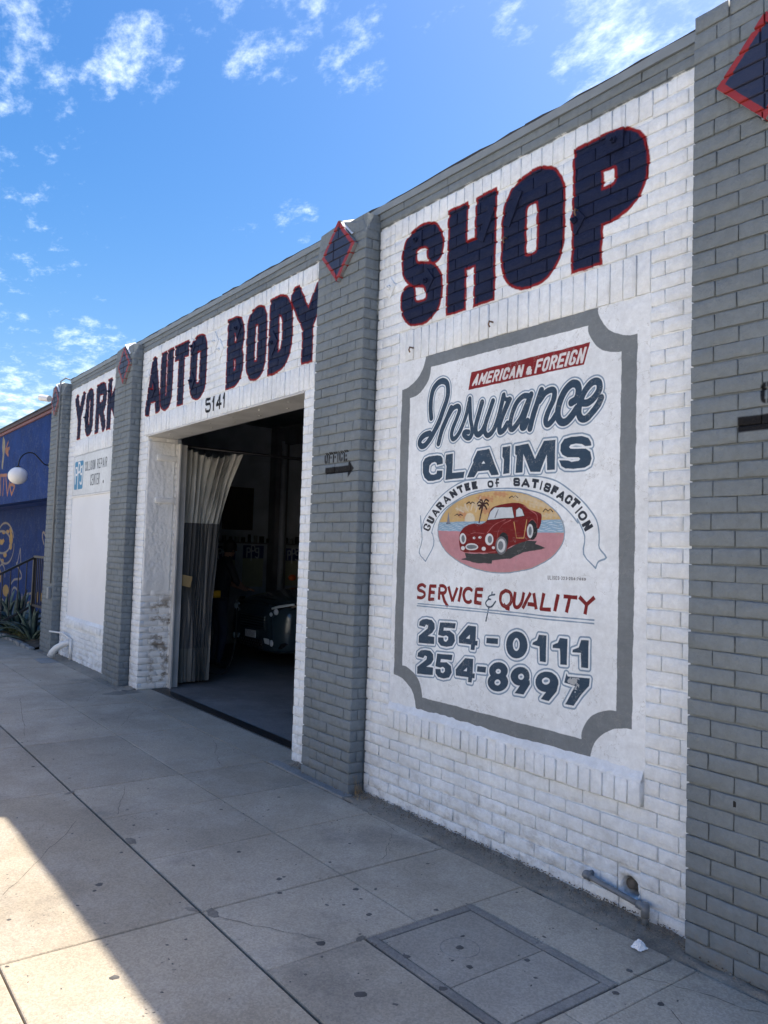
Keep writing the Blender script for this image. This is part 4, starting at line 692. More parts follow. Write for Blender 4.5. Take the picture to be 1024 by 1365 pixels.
for (x, y, q_) in [(-2.42, -1.585, .055), (-1.39, -1.575, .05), (-1.47, -1.64, .035), (-3.45, -1.63, .04), (-6.75, -.20, .22), (-.03, -1.16, .03), (-.84, -1.16, .03)]: blob(gm2, x, y, .0015, q_, 14, .001, .5)
tag(gm2.build('spalled_patches', M_SPALL, walk_o), kind='stuff')
tag(gm.build('gum_spots', M_GUM, walk_o), kind='stuff')
lt = MB()
for k in range(90):
    x = rr.uniform(-3.0, 1.3); y = -rr.uniform(.0, .2) if k % 3 else -rr.uniform(.2, 1.5)
    s_ = rr.uniform(.003, .008); lt.add([(x, y, .012), (x+s_, y+s_*.4, .014), (x+s_*.3, y+s_*1.2, .010), (x-s_*.4, y+s_*.8, .012)], [(0, 1, 2, 3)])
tag(lt.build('grit_and_leaf_litter', simple('litter', (.30, .26, .18), .8, var=.6, scale=30), walk_o), kind='stuff')
pm = MB()
for k in range(2600):
    x = rr.uniform(-3.3, 1.35); y = -abs(rr.gauss(0, .07))-.0; s_ = rr.uniform(.002, .006)
    z = .004 if y < -.18 else .012+(y+.19)*.06
    pm.add([(x-s_, y, z), (x, y-s_, z), (x+s_, y, z), (x, y+s_, z), (x, y, z+s_*1.1)], [(0, 1, 4), (1, 2, 4), (2, 3, 4), (3, 0, 4)])
tag(pm.build('wall_foot_grit', simple('grit', (.14, .12, .095), .95, var=.6, scale=60), walk_o), kind='stuff')

# utility box in the pavement
ub = empty('utility_cover', (-.42, -.84, 0), label='concrete utility box lid set flush in the pavement in front of the pipe', cat='utility cover')
def ubp(name, x0, x1, y0, y1, z0, z1, mat, bv=.004):
    m_ = MB(); m_.box(x0, x1, y0, y1, z0, z1); return part(bevel(m_.build(name, mat), bv), ub)
a0, a1, b0, b1 = -.83, -.016, -1.14, -.54; t_ = .042
ubp('rim', a0, a1, b0, b0+t_, -.03, .0015, M_RIM); ubp('rim', a0, a1, b1-t_, b1, -.03, .0015, M_RIM)
ubp('rim', a0, a0+t_, b0+t_+.002, b1-t_-.002, -.03, .001, M_RIM); ubp('rim', a1-t_, a1, b0+t_+.002, b1-t_-.002, -.03, .001, M_RIM)
ubp('lid', a0+t_+.006, -.352, b0+t_+.006, b1-t_-.006, -.03, .000, M_BOX); ubp('lid', -.348, a1-t_-.006, b0+t_+.006, b1-t_-.006, -.03, .0006, M_BOX)
m_ = MB()
def torus(mb, cx, cy, z, Rr, r_, n=48, k=6):
    vs = []; fs = []
    for i in range(n):
        a = 2*math.pi*i/n
        for j in range(k):
            b = 2*math.pi*j/k; q = Rr+r_*math.cos(b); vs.append((cx+q*math.cos(a), cy+q*math.sin(a), z+r_*.6*math.sin(b)))
    for i in range(n):
        for j in range(k): fs.append((i*k+j, ((i+1) % n)*k+j, ((i+1) % n)*k+(j+1) % k, i*k+(j+1) % k))
    mb.add(vs, fs)
torus(m_, -.555, -.86, .0, .082, .0022)
part(m_.build('cast_ring', M_RIM), ub)
m_ = MB(); blob(m_, -.555, -.86, .001, .018, 12, .003); part(m_.build('lifting_eye', M_GUM), ub)

# ================================================================== bricks
C = .07; PITCH_ = .2088
shop = empty('auto_body_shop', (-3.5, .1, 0), label='long painted brick auto body shop, white bays between grey pilasters', cat='building')
def brick_geo(L, H, Dp, seed=0, ret=0, c=.0045, full=False):
    """front face at y=0 (x 0..L, z 0..H), chamfered, slightly uneven"""
    q = random.Random(seed); j = lambda s: q.uniform(-s, s)
    nx = 4 if L > .13 else 2; vs = []; fs = []
    xs = [c+(L-2*c)*i/nx for i in range(nx+1)]
    fr = []
    for z in (c, H/2, H-c):
        fr.append([(x+j(.0016), j(.0016)-(.0004 if z == H/2 else 0), z+j(.0021)) for x in xs])
    def ringpts(ins, y):
        p = [(x, y, ins) for x in (ins, *xs[1:-1], L-ins)]; p += [(L-ins, y, H/2)]; p += [(x, y, H-ins) for x in (L-ins, *xs[1:-1][::-1], ins)]; p += [(ins, y, H/2)]
        return [(a+j(.0012), b+j(.0007), d+j(.0014)) for a, b, d in p]
    r0_ = fr[0]+[fr[1][-1]]+fr[2][::-1]+[fr[1][0]]
    n = len(r0_)
    vs = list(r0_)+fr[1][1:-1]
    mid = [n-1]+list(range(n, n+nx-1))+[nx+1]
    bot = list(range(nx+1)); top = list(range(nx+2, 2*nx+3))[::-1]
    for i in range(nx):
        fs.append((bot[i], bot[i+1], mid[i+1], mid[i])); fs.append((mid[i], mid[i+1], top[i+1], top[i]))
    base = len(vs); vs += ringpts(c*.28, c*.32)
    for i in range(n): fs.append((i, base+i, base+(i+1) % n, (i+1) % n))
    b2 = len(vs); vs += ringpts(0, c*1.1)
    for i in range(n): fs.append((base+i, b2+i, b2+(i+1) % n, base+(i+1) % n))
    b3 = len(vs); vs += [(a, Dp, d) for a, b, d in vs[b2:b2+n]]
    for i in range(n): fs.append((b2+i, b3+i, b3+(i+1) % n, b2+(i+1) % n))
    return vs, fs
bricks = []   # (distance, matrix, length, height, depth, host)
CAMP = Vector((1.9, -3.15, 1.62))
def put(x, y, z, L, H, Dp, host, rz=0., tilt=None, dy=None):
    ang = rnd.uniform(-.006, .006) if tilt is None else tilt
    off = (rnd.uniform(-.0016, .0016) if z > .55 else rnd.uniform(-.0034, .0022)) if dy is None else dy
    mt = Matrix.Translation((x, y+off if rz == 0 else y, z))
    if rz: mt = mt @ Matrix.Rotation(rz, 4, 'Z')
    mt = mt @ Matrix.Translation((L/2, 0, H/2)) @ Matrix.Rotation(ang, 4, 'Y') @ Matrix.Translation((-L/2, 0, -H/2))
    bricks.append(((mt @ Vector((L/2, 0, H/2))-CAMP).length, mt, L, H, Dp, host))
def courses(x0, x1, z0, z1, y, Dp, host, holes=(), origin=0., j=.0042, jz=.0052, ragged=None):
    wv = lambda x, k: .0022*math.sin(x*1.7+k*1.31)+.0016*math.sin(x*4.3+k*2.7)
    k0 = int(round(z0/C)); k1 = int(round(z1/C))
    for k in range(k0, k1):
        za, zb = k*C, (k+1)*C; zc = (za+zb)/2
        iv = [(x0, x1)]
        for (hx0, hx1, hz0, hz1) in holes:
            if hz0 < zc < hz1:
                nv = []
                for a, b in iv:
                    if hx1 <= a or hx0 >= b: nv.append((a, b)); continue
                    if hx0 > a+.02: nv.append((a, hx0))
                    if hx1 < b-.02: nv.append((hx1, b))
                iv = nv
        off = origin+(PITCH_/2 if k % 2 else 0)+rnd.uniform(-.006, .006)
        for a, b in iv:
            n0 = math.ceil((a-off)/PITCH_); js = [a]
            n = n0
            while off+n*PITCH_ < b-.001:
                q = off+n*PITCH_+rnd.uniform(-.004, .004)
                if q-js[-1] > .045 and b-q > .045: js.append(q)
                n += 1
            js.append(b)
            for i in range(len(js)-1):
                xa = js[i]+(j/2 if i else 0); xb = js[i+1]-(j/2 if i < len(js)-2 else 0)
                put(xa, y, za+jz/2+rnd.uniform(-.0008, .0008)+wv((xa+xb)/2, k), xb-xa, C-jz+rnd.uniform(-.0014, .0008), Dp, host)
def soldiers(x0, x1, z0, z1, y, Dp, host, w_=.072, j=.006, dy=None):
    n = max(1, int(round((x1-x0)/w_))); s_ = (x1-x0)/n
    for i in range(n):
        put(x0+i*s_+j/2, y+(rnd.uniform(-.003, .003) if dy is None else rnd.uniform(-dy, dy)), z0+rnd.uniform(0, .004), s_-j, z1-z0-.004, Dp, host, tilt=rnd.uniform(-.012, .012))
def sheet(rect, holes, y, flip=False):
    x0, x1, z0, z1 = rect
    X = sorted({x0, x1, *[h[0] for h in holes], *[h[1] for h in holes]}); Z = sorted({z0, z1, *[h[2] for h in holes], *[h[3] for h in holes]})
    X = [v for v in X if x0 <= v <= x1]; Z = [v for v in Z if z0 <= v <= z1]; mb = MB()
    for i in range(len(X)-1):
        for k in range(len(Z)-1):
            cx, cz = (X[i]+X[i+1])/2, (Z[k]+Z[k+1])/2
            if any(h[0] < cx < h[1] and h[2] < cz < h[3] for h in holes): continue
            mb.add([(X[i], y, Z[k]), (X[i+1], y, Z[k]), (X[i+1], y, Z[k+1]), (X[i], y, Z[k+1])], [(0, 1, 2, 3)])
    return mb
# host parts: mortar beds
def wallpart(name, rect, holes, y):
    o = part(sheet(rect, holes, y).build(name, M_PLANE), shop); return o
yb = .009   # mortar bed of the white bays lies just behind the brick faces
panR = (-2.215, -.285, .615, 2.87); drain = (-.425, -.30, .065, .19)
bayR = wallpart('brick_wall', (-2.47, .01, 0, 3.97), [panR, drain], yb)
doorH = (-6.85, -3.42, -.1, 2.865)
bayM = wallpart('brick_wall', (-7.13, -3.07, 0, 3.97), [doorH], yb)
panL = (-9.80, -8.02, .555, 2.85)
bayL = wallpart('brick_wall', (-10.12, -7.73, 0, 3.97), [panL], yb)
# right bay
hR = [(-2.215, -.285, .49, 3.08), (-2.30, -.285, 3.72, 3.90), (drain[0], drain[1], .06, .20)]
courses(-2.468, -.002, 0, 3.86, 0, .02, bayR, hR)
soldiers(-2.20, -.29, .497, .612, -.022, .04, bayR, .072)
soldiers(-2.215, -.287, 2.872, 3.076, 0, .02, bayR, .076)
soldiers(-2.30, -.287, 3.727, 3.856, 0, .02, bayR, .076)
hM = [doorH, (-7.0, -3.2, 2.86, 3.08), (-6.95, -3.2, 3.72, 3.90)]
courses(-7.128, -3.078, 0, 3.86, 0, .05, bayM, hM)
soldiers(-6.99, -3.205, 2.872, 3.076, 0, .02, bayM, .076); soldiers(-6.94, -3.205, 3.727, 3.856, 0, .02, bayM, .076)
hL = [(-9.82, -8.0, .455, 3.08), (-9.9, -7.9, 3.72, 3.90)]
courses(-10.118, -7.742, 0, 3.86, 0, .02, bayL, hL)
soldiers(-9.80, -8.02, .462, .553, -.02, .04, bayL, .074); soldiers(-9.81, -8.01, 2.855, 3.076, 0, .02, bayL, .076); soldiers(-9.89, -7.91, 3.727, 3.856, 0, .02, bayL, .076)
# grey band below the coping: long flat stones-like parged courses
for host, a, b in ((bayR, -2.468, -.002), (bayM, -7.128, -3.078), (bayL, -10.118, -7.742)):
    x = a; q = random.Random(int(a*100))
    while x < b-.05:
        L = min(b-x, q.uniform(.28, .75)); put(x+.002, -.004, 3.867, L-.004, .050, .02, host, tilt=q.uniform(-.003, .003)); x += L
    x = a
    while x < b-.05:
        L = min(b-x, q.uniform(.2, .9)); put(x+.002, -.006, 3.921, L-.004, .046, .02, host, tilt=q.uniform(-.003, .003)); x += L
# pilasters
PIL = [(-10.72, -10.12), (-7.74, -7.13), (-3.08, -2.468), (.0, .85)]
pil = []
for i, (a, b) in enumerate(PIL):
    zt = 3.99
    mb = MB(); yy = -.1075
    mb.add([(a+.007, yy, 0), (b-.007, yy, 0), (b-.007, yy, 3.96), (a+.007, yy, 3.96), (b-.007, .03, 0), (b-.007, .03, 3.96), (a+.007, .03, 0), (a+.007, .03, 3.96)],
           [(0, 1, 2, 3), (1, 4, 5, 2), (6, 0, 3, 7), (3, 2, 5, 7)])
    o = part(mb.build('pilaster', M_PLANE), shop); pil.append(o)
    courses(a, b-.0015, 0, 3.85 if i < 3 else 3.92, -.118, .02, o, origin=a, jz=.0050, j=.0036)
    if i < 3:
        for k in range(55):
            if k % 2 == 0 or k % 5 == 1: put(b, -.1165, k*C+.0025, .113, C-.0050, .02, o, rz=R(90), tilt=rnd.uniform(-.004, .004))
            else: put(b, -.1165, k*C+.0025, .051, C-.0050, .02, o, rz=R(90), tilt=0); put(b, -.060, k*C+.0025, .056, C-.0050, .02, o, rz=R(90), tilt=0)
    # uneven stepped top
    q = random.Random(i+5)
    if i == 3:
        x = a
        while x < b-.03:
            L = min(b-x, q.choice([.16, .22, .24])); put(x+.003, -.118+q.uniform(-.004, .004), 3.925, L-.006, .070, .116, o, tilt=q.uniform(-.02, .02)); x += L
    else:
        # parged head, chipped: top slopes to the right, return side falls back to the wall
        v = [(a, -.120, 3.845), (b-.02, -.120, 3.845), (b+.002, -.10, 3.845), (b+.002, .0, 3.845),
             (a+.02, -.118, 3.965), (a+.30, -.118, 3.985), (b-.14, -.116, 3.93), (b-.05, -.112, 3.925), (b-.01, -.085, 3.905), (b, .0, 3.90),
             (a+.02, .0, 3.985), (a+.30, .0, 4.02), (b-.14, .0, 3.975), (b-.05, .0, 3.955), (a, .0, 3.845)]
        f = [(0, 1, 6, 5, 4), (1, 2, 8, 7), (1, 7, 6), (2, 3, 9, 8), (4, 5, 11, 10), (5, 6, 12, 11), (6, 7, 13, 12), (7, 8, 9, 13), (0, 4, 10, 14)]
        hd = mesh_obj('pilaster_head', v, f, M_PLANE)
        part(hd, shop); hd.parent = shop
        bevel(hd, .006, 2, 20)
# jamb of the doorway: bricks turned the corner
jm = MB(); jm.add([(-6.856, .0, 0), (-6.856, .36, 0), (-6.856, .36, 2.87), (-6.856, .0, 2.87)], [(0, 1, 2, 3)])
M_JAMB = Mat('jamb_whitewash', (.66, .66, .64), .6)
_s = M_JAMB.sep()
_c = M_JAMB.mix(M_JAMB.ramp(M_JAMB.noise(3, 7), .3, .7), (.80, .80, .78), (.87, .87, .85))
_st = M_JAMB.math('MULTIPLY', M_JAMB.ramp(M_JAMB.noise(6, 6, .65, (1, 1, 1.4), 2), .47, .6), M_JAMB.math('MULTIPLY', M_JAMB.ramp(_s[2], 1.12, .95), M_JAMB.ramp(_s[1], .08, .18)))
_c = M_JAMB.mix(M_JAMB.math('MULTIPLY', _st, .85), _c, (.21, .17, .12))
M_JAMB.color(_c); M_JAMB.bump(M_JAMB.noise(70, 5), .002); M_JAMB.bump(M_JAMB.noise(18, 5), .003); M_JAMB = M_JAMB.m
jamb = part(jm.build('door_jamb', M_JAMB), shop)
jb = []
def jamb_brick(y0, y1, z, out=.0):
    vs, fs = brick_geo(y1-y0, .0605, .03, rnd.randrange(9999))
    mt = Matrix.Translation((-6.85+out, y0, z)) @ Matrix.Rotation(R(90), 4, 'Z')
    o = mesh_obj('brick', [mt @ Vector(v) for v in vs], fs, M_JAMB, smooth=True); jb.append(o); o.parent = jamb
for k in range(0, 41):
    z = k*C+.005
    if k > 14 and k not in (30, 37, 15, 16, 39, 40): continue
    js = [.004, .112, .335] if k % 2 else [.004, .22, .335]
    if k in (30, 37): js = [.11, .335]
    for i in range(len(js)-1): jamb_brick(js[i]+.003, js[i+1]-.003, z, .024 if k in (30, 37) else rnd.uniform(-.001, .002))
# rough render over the middle of the jamb
vs = []; fs = []; ny, nz = 36, 190; q = random.Random(4)
from mathutils import noise as MN
for k in range(nz+1):
    for i in range(ny+1):
        y = .006+.326*i/ny; z = 1.10+(2.80-1.10)*k/nz
        h = .005+.004*MN.noise(Vector((y*9, z*6, 3)))+.004*MN.noise(Vector((y*28, z*20, 1)))+.003*MN.noise(Vector((y*70, z*55, 7)))
        e = min(1, (z-1.10)/.12+.3*math.sin(y*40)) if z < 1.35 else 1
        vs.append((-6.85+max(-.004, h*e+(.004 if i not in (0, ny) else -.006)), y, z))
for k in range(nz):
    for i in range(ny):
        a = k*(ny+1)+i; fs.append((a, a+1, a+ny+2, a+ny+1))
part(mesh_obj('rough_render', vs, fs, M_JAMB, smooth=True), shop)
# right jamb (away from the camera) and its ragged corner bricks
mb = MB(); mb.add([(-3.414, .0, 0), (-3.414, .36, 0), (-3.414, .36, 2.87), (-3.414, .0, 2.87)], [(3, 2, 1, 0)]); part(mb.build('door_jamb', M_JAMB), shop)
# door head, steel lintel with rivets, track, threshold
def bpart(name, x0, x1, y0, y1, z0, z1, mat, par=shop, bv=0., only=None):
    m_ = MB(); m_.box(x0, x1, y0, y1, z0, z1); o = m_.build(name, mat)
    if bv: bevel(o, bv)
    return part(o, par)
lint = bpart('steel_lintel', -6.90, -3.415, -.004, .335, 2.852, 2.868, M_STEELW, bv=.002)
for i in range(13):
    m_ = MB(); x = -6.72+i*.262; m_.sphere((x, .10 if i % 2 else .24, 2.852), .012, .012, .008, 10, 6); part(m_.build('rivet', M_STEELW, smooth=True), lint)
bpart('door_track', -6.842, -6.765, .352, .372, .0, 2.80, M_STEELW, bv=.002)
bpart('door_track', -6.845, -6.832, .372, .47, .0, 2.80, M_STEELW, bv=.002)
mb = MB()
for k in range(40): mb.box(-6.849, -6.835, .337, .352, .01+k*.07, .06+k*.07)
part(mb.build('brick_ends', M_JAMB), shop)['kind'] = 'stuff'
bpart('threshold', -6.83, -3.43, .17, .30, -.02, .006, simple('black_rubber', (.012, .012, .013), .5, var=.3, scale=20, bump=.002), bv=.003)
# painted sign panel on plaster
def undul(x0, x1, z0, z1, y, mat, name, amp=.0025, par=shop, step=.04):
    nx = int((x1-x0)/step); nz = int((z1-z0)/step); vs = []; fs = []
    for k in range(nz+1):
        for i in range(nx+1):
            x = x0+(x1-x0)*i/nx; z = z0+(z1-z0)*k/nz
            edge = 1 if (0 < i < nx and 0 < k < nz) else 0
            h = amp*(math.sin(x*5.3+z*2.1)*math.sin(z*4.7-x*1.3)+.6*math.sin(x*17+1)*math.sin(z*15))
            vs.append((x, y+(h if edge else .004), z))
    for k in range(nz):
        for i in range(nx):
            a = k*(nx+1)+i; fs.append((a, a+1, a+nx+2, a+nx+1))
    return part(mesh_obj(name, vs, fs, mat, smooth=True), par)
undul(-2.219, -.281, .612, 2.874, .001, M_SIGN, 'insurance_sign_panel')
# plaster wash above the sill bricks
def wash(x0, x1, z0, z1, yo, par=shop):
    q = random.Random(5); n = int((x1-x0)/.035); vs = []; fs = []
    for i in range(n+1):
        x = x0+(x1-x0)*i/n
        vs += [(x, yo+.004, z0-.002+q.uniform(-.002, .002)), (x, yo+.001+q.uniform(-.003, .002), z0+.008+q.uniform(-.003, .004)), (x, yo*.45, z0+(z1-z0)*.45+q.uniform(-.004, .004)), (x, .0005, z1+q.uniform(-.006, .006)), (x, .006, z1+.01)]
    for i in range(n):
        for k in range(4): a = i*5+k; fs.append((a, a+5, a+6, a+1))
    part(mesh_obj('sloping_sill', vs, fs, M_PAINT, smooth=True), par)
wash(-2.205, -.29, .606, .655, -.024); wash(-9.80, -8.02, .548, .59, -.022)
undul(-9.805, -8.015, .55, 2.29, .002, M_BOARD, 'white_infill_board', amp=.001, step=.12)
cg = empty('collision_repair_sign', (-8.9, 0, 2.28), label='white metal sign lettered COLLISION REPAIR CENTER above a blank white board', cat='sign')
mb = MB(); mb.box(-9.76, -8.02, -.012, .0015, 2.285, 2.848); part(bevel(mb.build('sign_sheet', M_CSIGN), .002), cg)
mb = MB(); mb.box(-9.80, -8.02, -.018, .004, 2.266, 2.283); part(bevel(mb.build('lower_batten', M_WHITEP), .002), cg)
mb = MB(); mb.box(-9.775, -9.762, -.014, .002, 2.285, 2.85); part(mb.build('side_batten', M_WHITEP), cg)

# coping and felt edge
for k, (a, b) in enumerate([(-10.14, -7.4), (-7.4, -5.0), (-5.0, -2.8), (-2.8, -1.1), (-1.1, .02), (.02, .86)]):
    q = random.Random(k); n = int((b-a)/.12); vs = []; fs = []
    yf = -.016 if b < .1 else -.09
    zt = 4.012 if b < .1 else 3.985
    for i in range(n+1):
        x = a+(b-a)*i/n; e = q.uniform(-.003, .003)
        vs += [(x, yf+e, 3.968), (x, yf-.004+e, zt+q.uniform(-.004, .003)), (x, .30, zt+.004), (x, .30, 3.968)]
    for i in range(n):
        c0 = i*4; fs += [(c0, c0+4, c0+5, c0+1), (c0+1, c0+5, c0+6, c0+2), (c0+3, c0+7, c0+4, c0)]
    fs += [(0, 1, 2, 3), tuple(n*4+t for t in (3, 2, 1, 0))]
    part(mesh_obj('coping', vs, fs, M_GREY), shop)
    vs = []; fs = []
    for i in range(n+1):
        x = a+(b-a)*i/n; e = q.uniform(-.004, .006)
        vs += [(x, yf+.004+e, zt-.001), (x, yf+.002+e, zt+.008+q.uniform(0, .013)), (x, .33, zt+.018)]
    for i in range(n): c0 = i*3; fs += [(c0, c0+3, c0+4, c0+1), (c0+1, c0+4, c0+5, c0+2)]
    part(mesh_obj('felt_edge', vs, fs, M_TAR), shop)

# diamonds on the pilaster heads
def diamond_mat():
    return M_DIA
md = Mat('diamond_paint', NAVY, .5)
tcn = md.node('ShaderNodeTexCoord'); sp_ = md.node('ShaderNodeSeparateXYZ'); md.lk(tcn.outputs['Object'], sp_.inputs[0])
ds = md.math('ADD', md.math('DIVIDE', md.math('ABSOLUTE', sp_.outputs[0]), .212), md.math('DIVIDE', md.math('ABSOLUTE', sp_.outputs[2]), .226))
ds = md.math('ADD', ds, md.math('MULTIPLY', md.math('SUBTRACT', md.noise(30, 4), .5), .05))
cc = md.mix(md.ramp(ds, .795, .81), NAVY, RED); cc = md.mix(md.ramp(ds, .985, 1.0), cc, GREY)
md.color(cc); md.bump(md.noise(120, 4), .001); md.bump(md.noise(24, 5), .004); M_DIA = md.m
for i, (cx, cz) in enumerate([(-10.45, 3.73), (-7.37, 3.735), (-2.778, 3.765), (.333, 3.61)]):
    dp = empty('diamond_plaque', (cx, -.121, cz)); dp.parent = shop; dp.location = Vector((cx, -.121, cz))-shop.location
    # plaque made of brick-like facets cut by course joints
    hw_, hh = .212, .226; k = -4; q = random.Random(i+40); mbk = MB(); t = .024
    mbk.add([(-hw_*.985, .012, 0), (0, .012, -hh*.985), (hw_*.985, .012, 0), (0, .012, hh*.985), (-hw_*.985, -t+.006, 0), (0, -t+.006, -hh*.985), (hw_*.985, -t+.006, 0), (0, -t+.006, hh*.985)],
            [(4, 5, 6, 7), (0, 1, 5, 4), (1, 2, 6, 5), (2, 3, 7, 6), (3, 0, 4, 7)])
    bk = mbk.build('plaque_body', M_DIA, smooth=False); bk.parent = dp
    z = -hh
    ph = (cz*1000 % 70)/1000.
    cuts = [-hh]+[v for v in [(-.28+n_*.07-ph+.07) for n_ in range(10)] if -hh+.02 < v < hh-.02]+[hh]
    for a, b in zip(cuts[:-1], cuts[1:]):
        a2, b2 = a+.004, b-.004
        xa0 = lambda zz_: hw_*(1-abs(zz_)/hh)
        L0, L1 = xa0(a2), xa0(b2); zmid = 0 if a2 < 0 < b2 else None
        vj = [-L0, q.uniform(-.3, .3)*max(L0, L1), L0]
        for sgn in (0, 1):
            m0 = vj[1]
            if sgn == 0: poly = [(-L0, a2), (m0-.003, a2), (m0-.003, b2), (-L1, b2)]
            else: poly = [(m0+.003, a2), (L0, a2), (L1, b2), (m0+.003, b2)]
            if zmid is not None: poly.insert(4 if sgn == 0 else 2, (-hw_, 0) if sgn == 0 else (hw_, 0))
            if abs(poly[0][0]-poly[1][0]) < .01 and abs(poly[-1][0]-poly[-2][0]) < .01: continue
            c_ = np.mean(poly, 0); yo = -t+q.uniform(-.0015, .0015); n = len(poly)
            ins = [(c_[0]+(p[0]-c_[0])*.93, yo-.004, c_[1]+(p[1]-c_[1])*.90) for p in poly]
            vs = ins+[(p[0], yo, p[1]) for p in poly]+[(p[0], .0, p[1]) for p in poly]
            fs = [tuple(range(n))]+[(k_, n+k_, n+(k_+1) % n, (k_+1) % n) for k_ in range(n)]+[(n+k_, 2*n+k_, 2*n+(k_+1) % n, n+(k_+1) % n) for k_ in range(n)]
            o = mesh_obj('brick', vs, fs, M_DIA, dp)
# wedge of mortar behind the three far diamonds, catching the sun on top
for cx in (-10.45, -7.37, -2.778):
    vs = [(cx+.0, -.140, 3.985), (cx+.155, -.135, 3.845), (cx+.19, -.118, 3.86), (cx+.01, -.02, 4.03), (cx+.20, -.02, 3.93), (cx-.03, -.02, 4.0)]
    fs = [(0, 1, 2, 4, 3), (0, 3, 5)]
    part(mesh_obj('mortar_fillet', vs, fs, M_WHITEP), shop)

# steel anchor plates under the paint
plates = [(-2.327, 3.415, 1, .088), (-1.935, 3.36, 1, .095), (-2.05, 3.66, 0, .085), (-1.40, 3.56, 2, .09), (-1.19, 3.58, 2, .10), (-.735, 3.36, 1, .085), (-.50, 3.69, 0, .085),
          (-5.138, 3.60, 1, .12), (-5.02, 3.50, 1, .12), (-4.657, 3.63, 1, .11), (-3.967, 3.36, 1, .12), (-5.662, 3.30, 1, .11), (-5.683, 3.66, 1, .1), (-6.765, 3.38, 1, .11), (-6.95, 3.55, 1, .1), (-9.3, 3.36, 1, .13), (-8.3, 3.58, 1, .1)]
for (x, z, kd, s_) in plates:
    ap = empty('anchor_plate', (x, 0, z)); ap.parent = shop; ap.location = Vector((x, 0, z))-shop.location
    mb = MB()
    a = {0: 0, 1: R(45), 2: R(20)}[kd]; wx, wz = (s_*.62, s_*.62)
    if kd == 2: wx, wz = .028, .10; a = R(-28)
    c8 = [(math.cos(a)*u-math.sin(a)*v, math.sin(a)*u+math.cos(a)*v) for u, v in ((-wx, -wz), (wx, -wz), (wx, wz), (-wx, wz))]
    if kd == 1: c8 = [(u*.82, v*1.0) for u, v in c8]
    mb.add([(u, -.010, v) for u, v in c8]+[(u, .004, v) for u, v in c8], [(0, 1, 2, 3), (0, 4, 5, 1), (1, 5, 6, 2), (2, 6, 7, 3), (3, 7, 4, 0)])
    bevel(mb.build('plate', M_PAINT, ap), .0025)
    if kd != 2:
        mb = MB(); mb.tube([(0, -.008, 0), (0, -.026, 0)], .017, 6); mb.tube([(0, -.024, 0), (0, -.042, 0)], .009, 8); mb.build('bolt', M_PAINT, ap)
for x, z in ((-1.33, 2.96), (-2.06, 2.95), (-.72, 3.41), (-1.23, 3.42)):
    mb = MB(); mb.tube([(x, .0, z), (x, -.03, z), (x+.004, -.04, z-.02), (x+.004, -.03, z-.035)], .005, 6); part(mb.build('hook', simple('rusty_hook', (.16, .10, .07), .8), smooth=True), shop)

# vent hole in the right bay
ring = MB(); n = 40; q = random.Random(8); vs = []; fs = []
hx, hz = -.352, .128
for k in range(n):
    a = 2*math.pi*k/n; ca, sa = math.cos(a), math.sin(a); r1 = .046*(1+q.uniform(-.05, .05))+(.008 if sa < -.3 else 0)
    t = 1/max(abs(ca)/.068, abs(sa)/.068)
    ex = max(drain[0]-.006, min(drain[1]+.006, hx+ca*t)); ez = max(drain[2]-.006, min(drain[3]+.006, hz+sa*t))
    rm = .5
    vs += [(hx+ca*r1*.96, .14, hz+sa*r1*.96), (hx+ca*r1*.97, .012, hz+sa*r1*.97), (hx+ca*r1*1.02, -.001, hz+sa*r1*1.02), ((hx+ca*r1*1.2+ex)/2, -.006+q.uniform(-.002, .003), (hz+sa*r1*1.2+ez)/2), (ex, .002, ez)]
for k in range(n):
    for i in range(4):
        a = k*5+i; b = ((k+1) % n)*5+i; fs.append((a, a+1, b+1, b))
o = part(mesh_obj('vent_hole', vs, fs, M_PAINT, smooth=True, mats=None), shop)
mb = MB(); mb.add([(hx-.06, .139, hz-.06), (hx+.06, .139, hz-.06), (hx+.06, .139, hz+.06), (hx-.06, .139, hz+.06)], [(0, 1, 2, 3)]); part(mb.build('vent_back', M_BLACK), shop)
mb = MB(); mb.tube([(hx-.01, .02, hz+.005), (hx+.0, .13, hz-.02)], .026, 14); part(mb.build('inner_pipe', M_GUM, smooth=True), shop)
# weep slot in the near pilaster: a black box stands for its shade
for (x, z, h) in [(.211, .665, .052)]:
    mb = MB(); mb.box(x-.006, x+.006, -.1185, -.1, z-h/2, z+h/2); part(mb.build('weep_slot_shade', M_BLACK), shop)

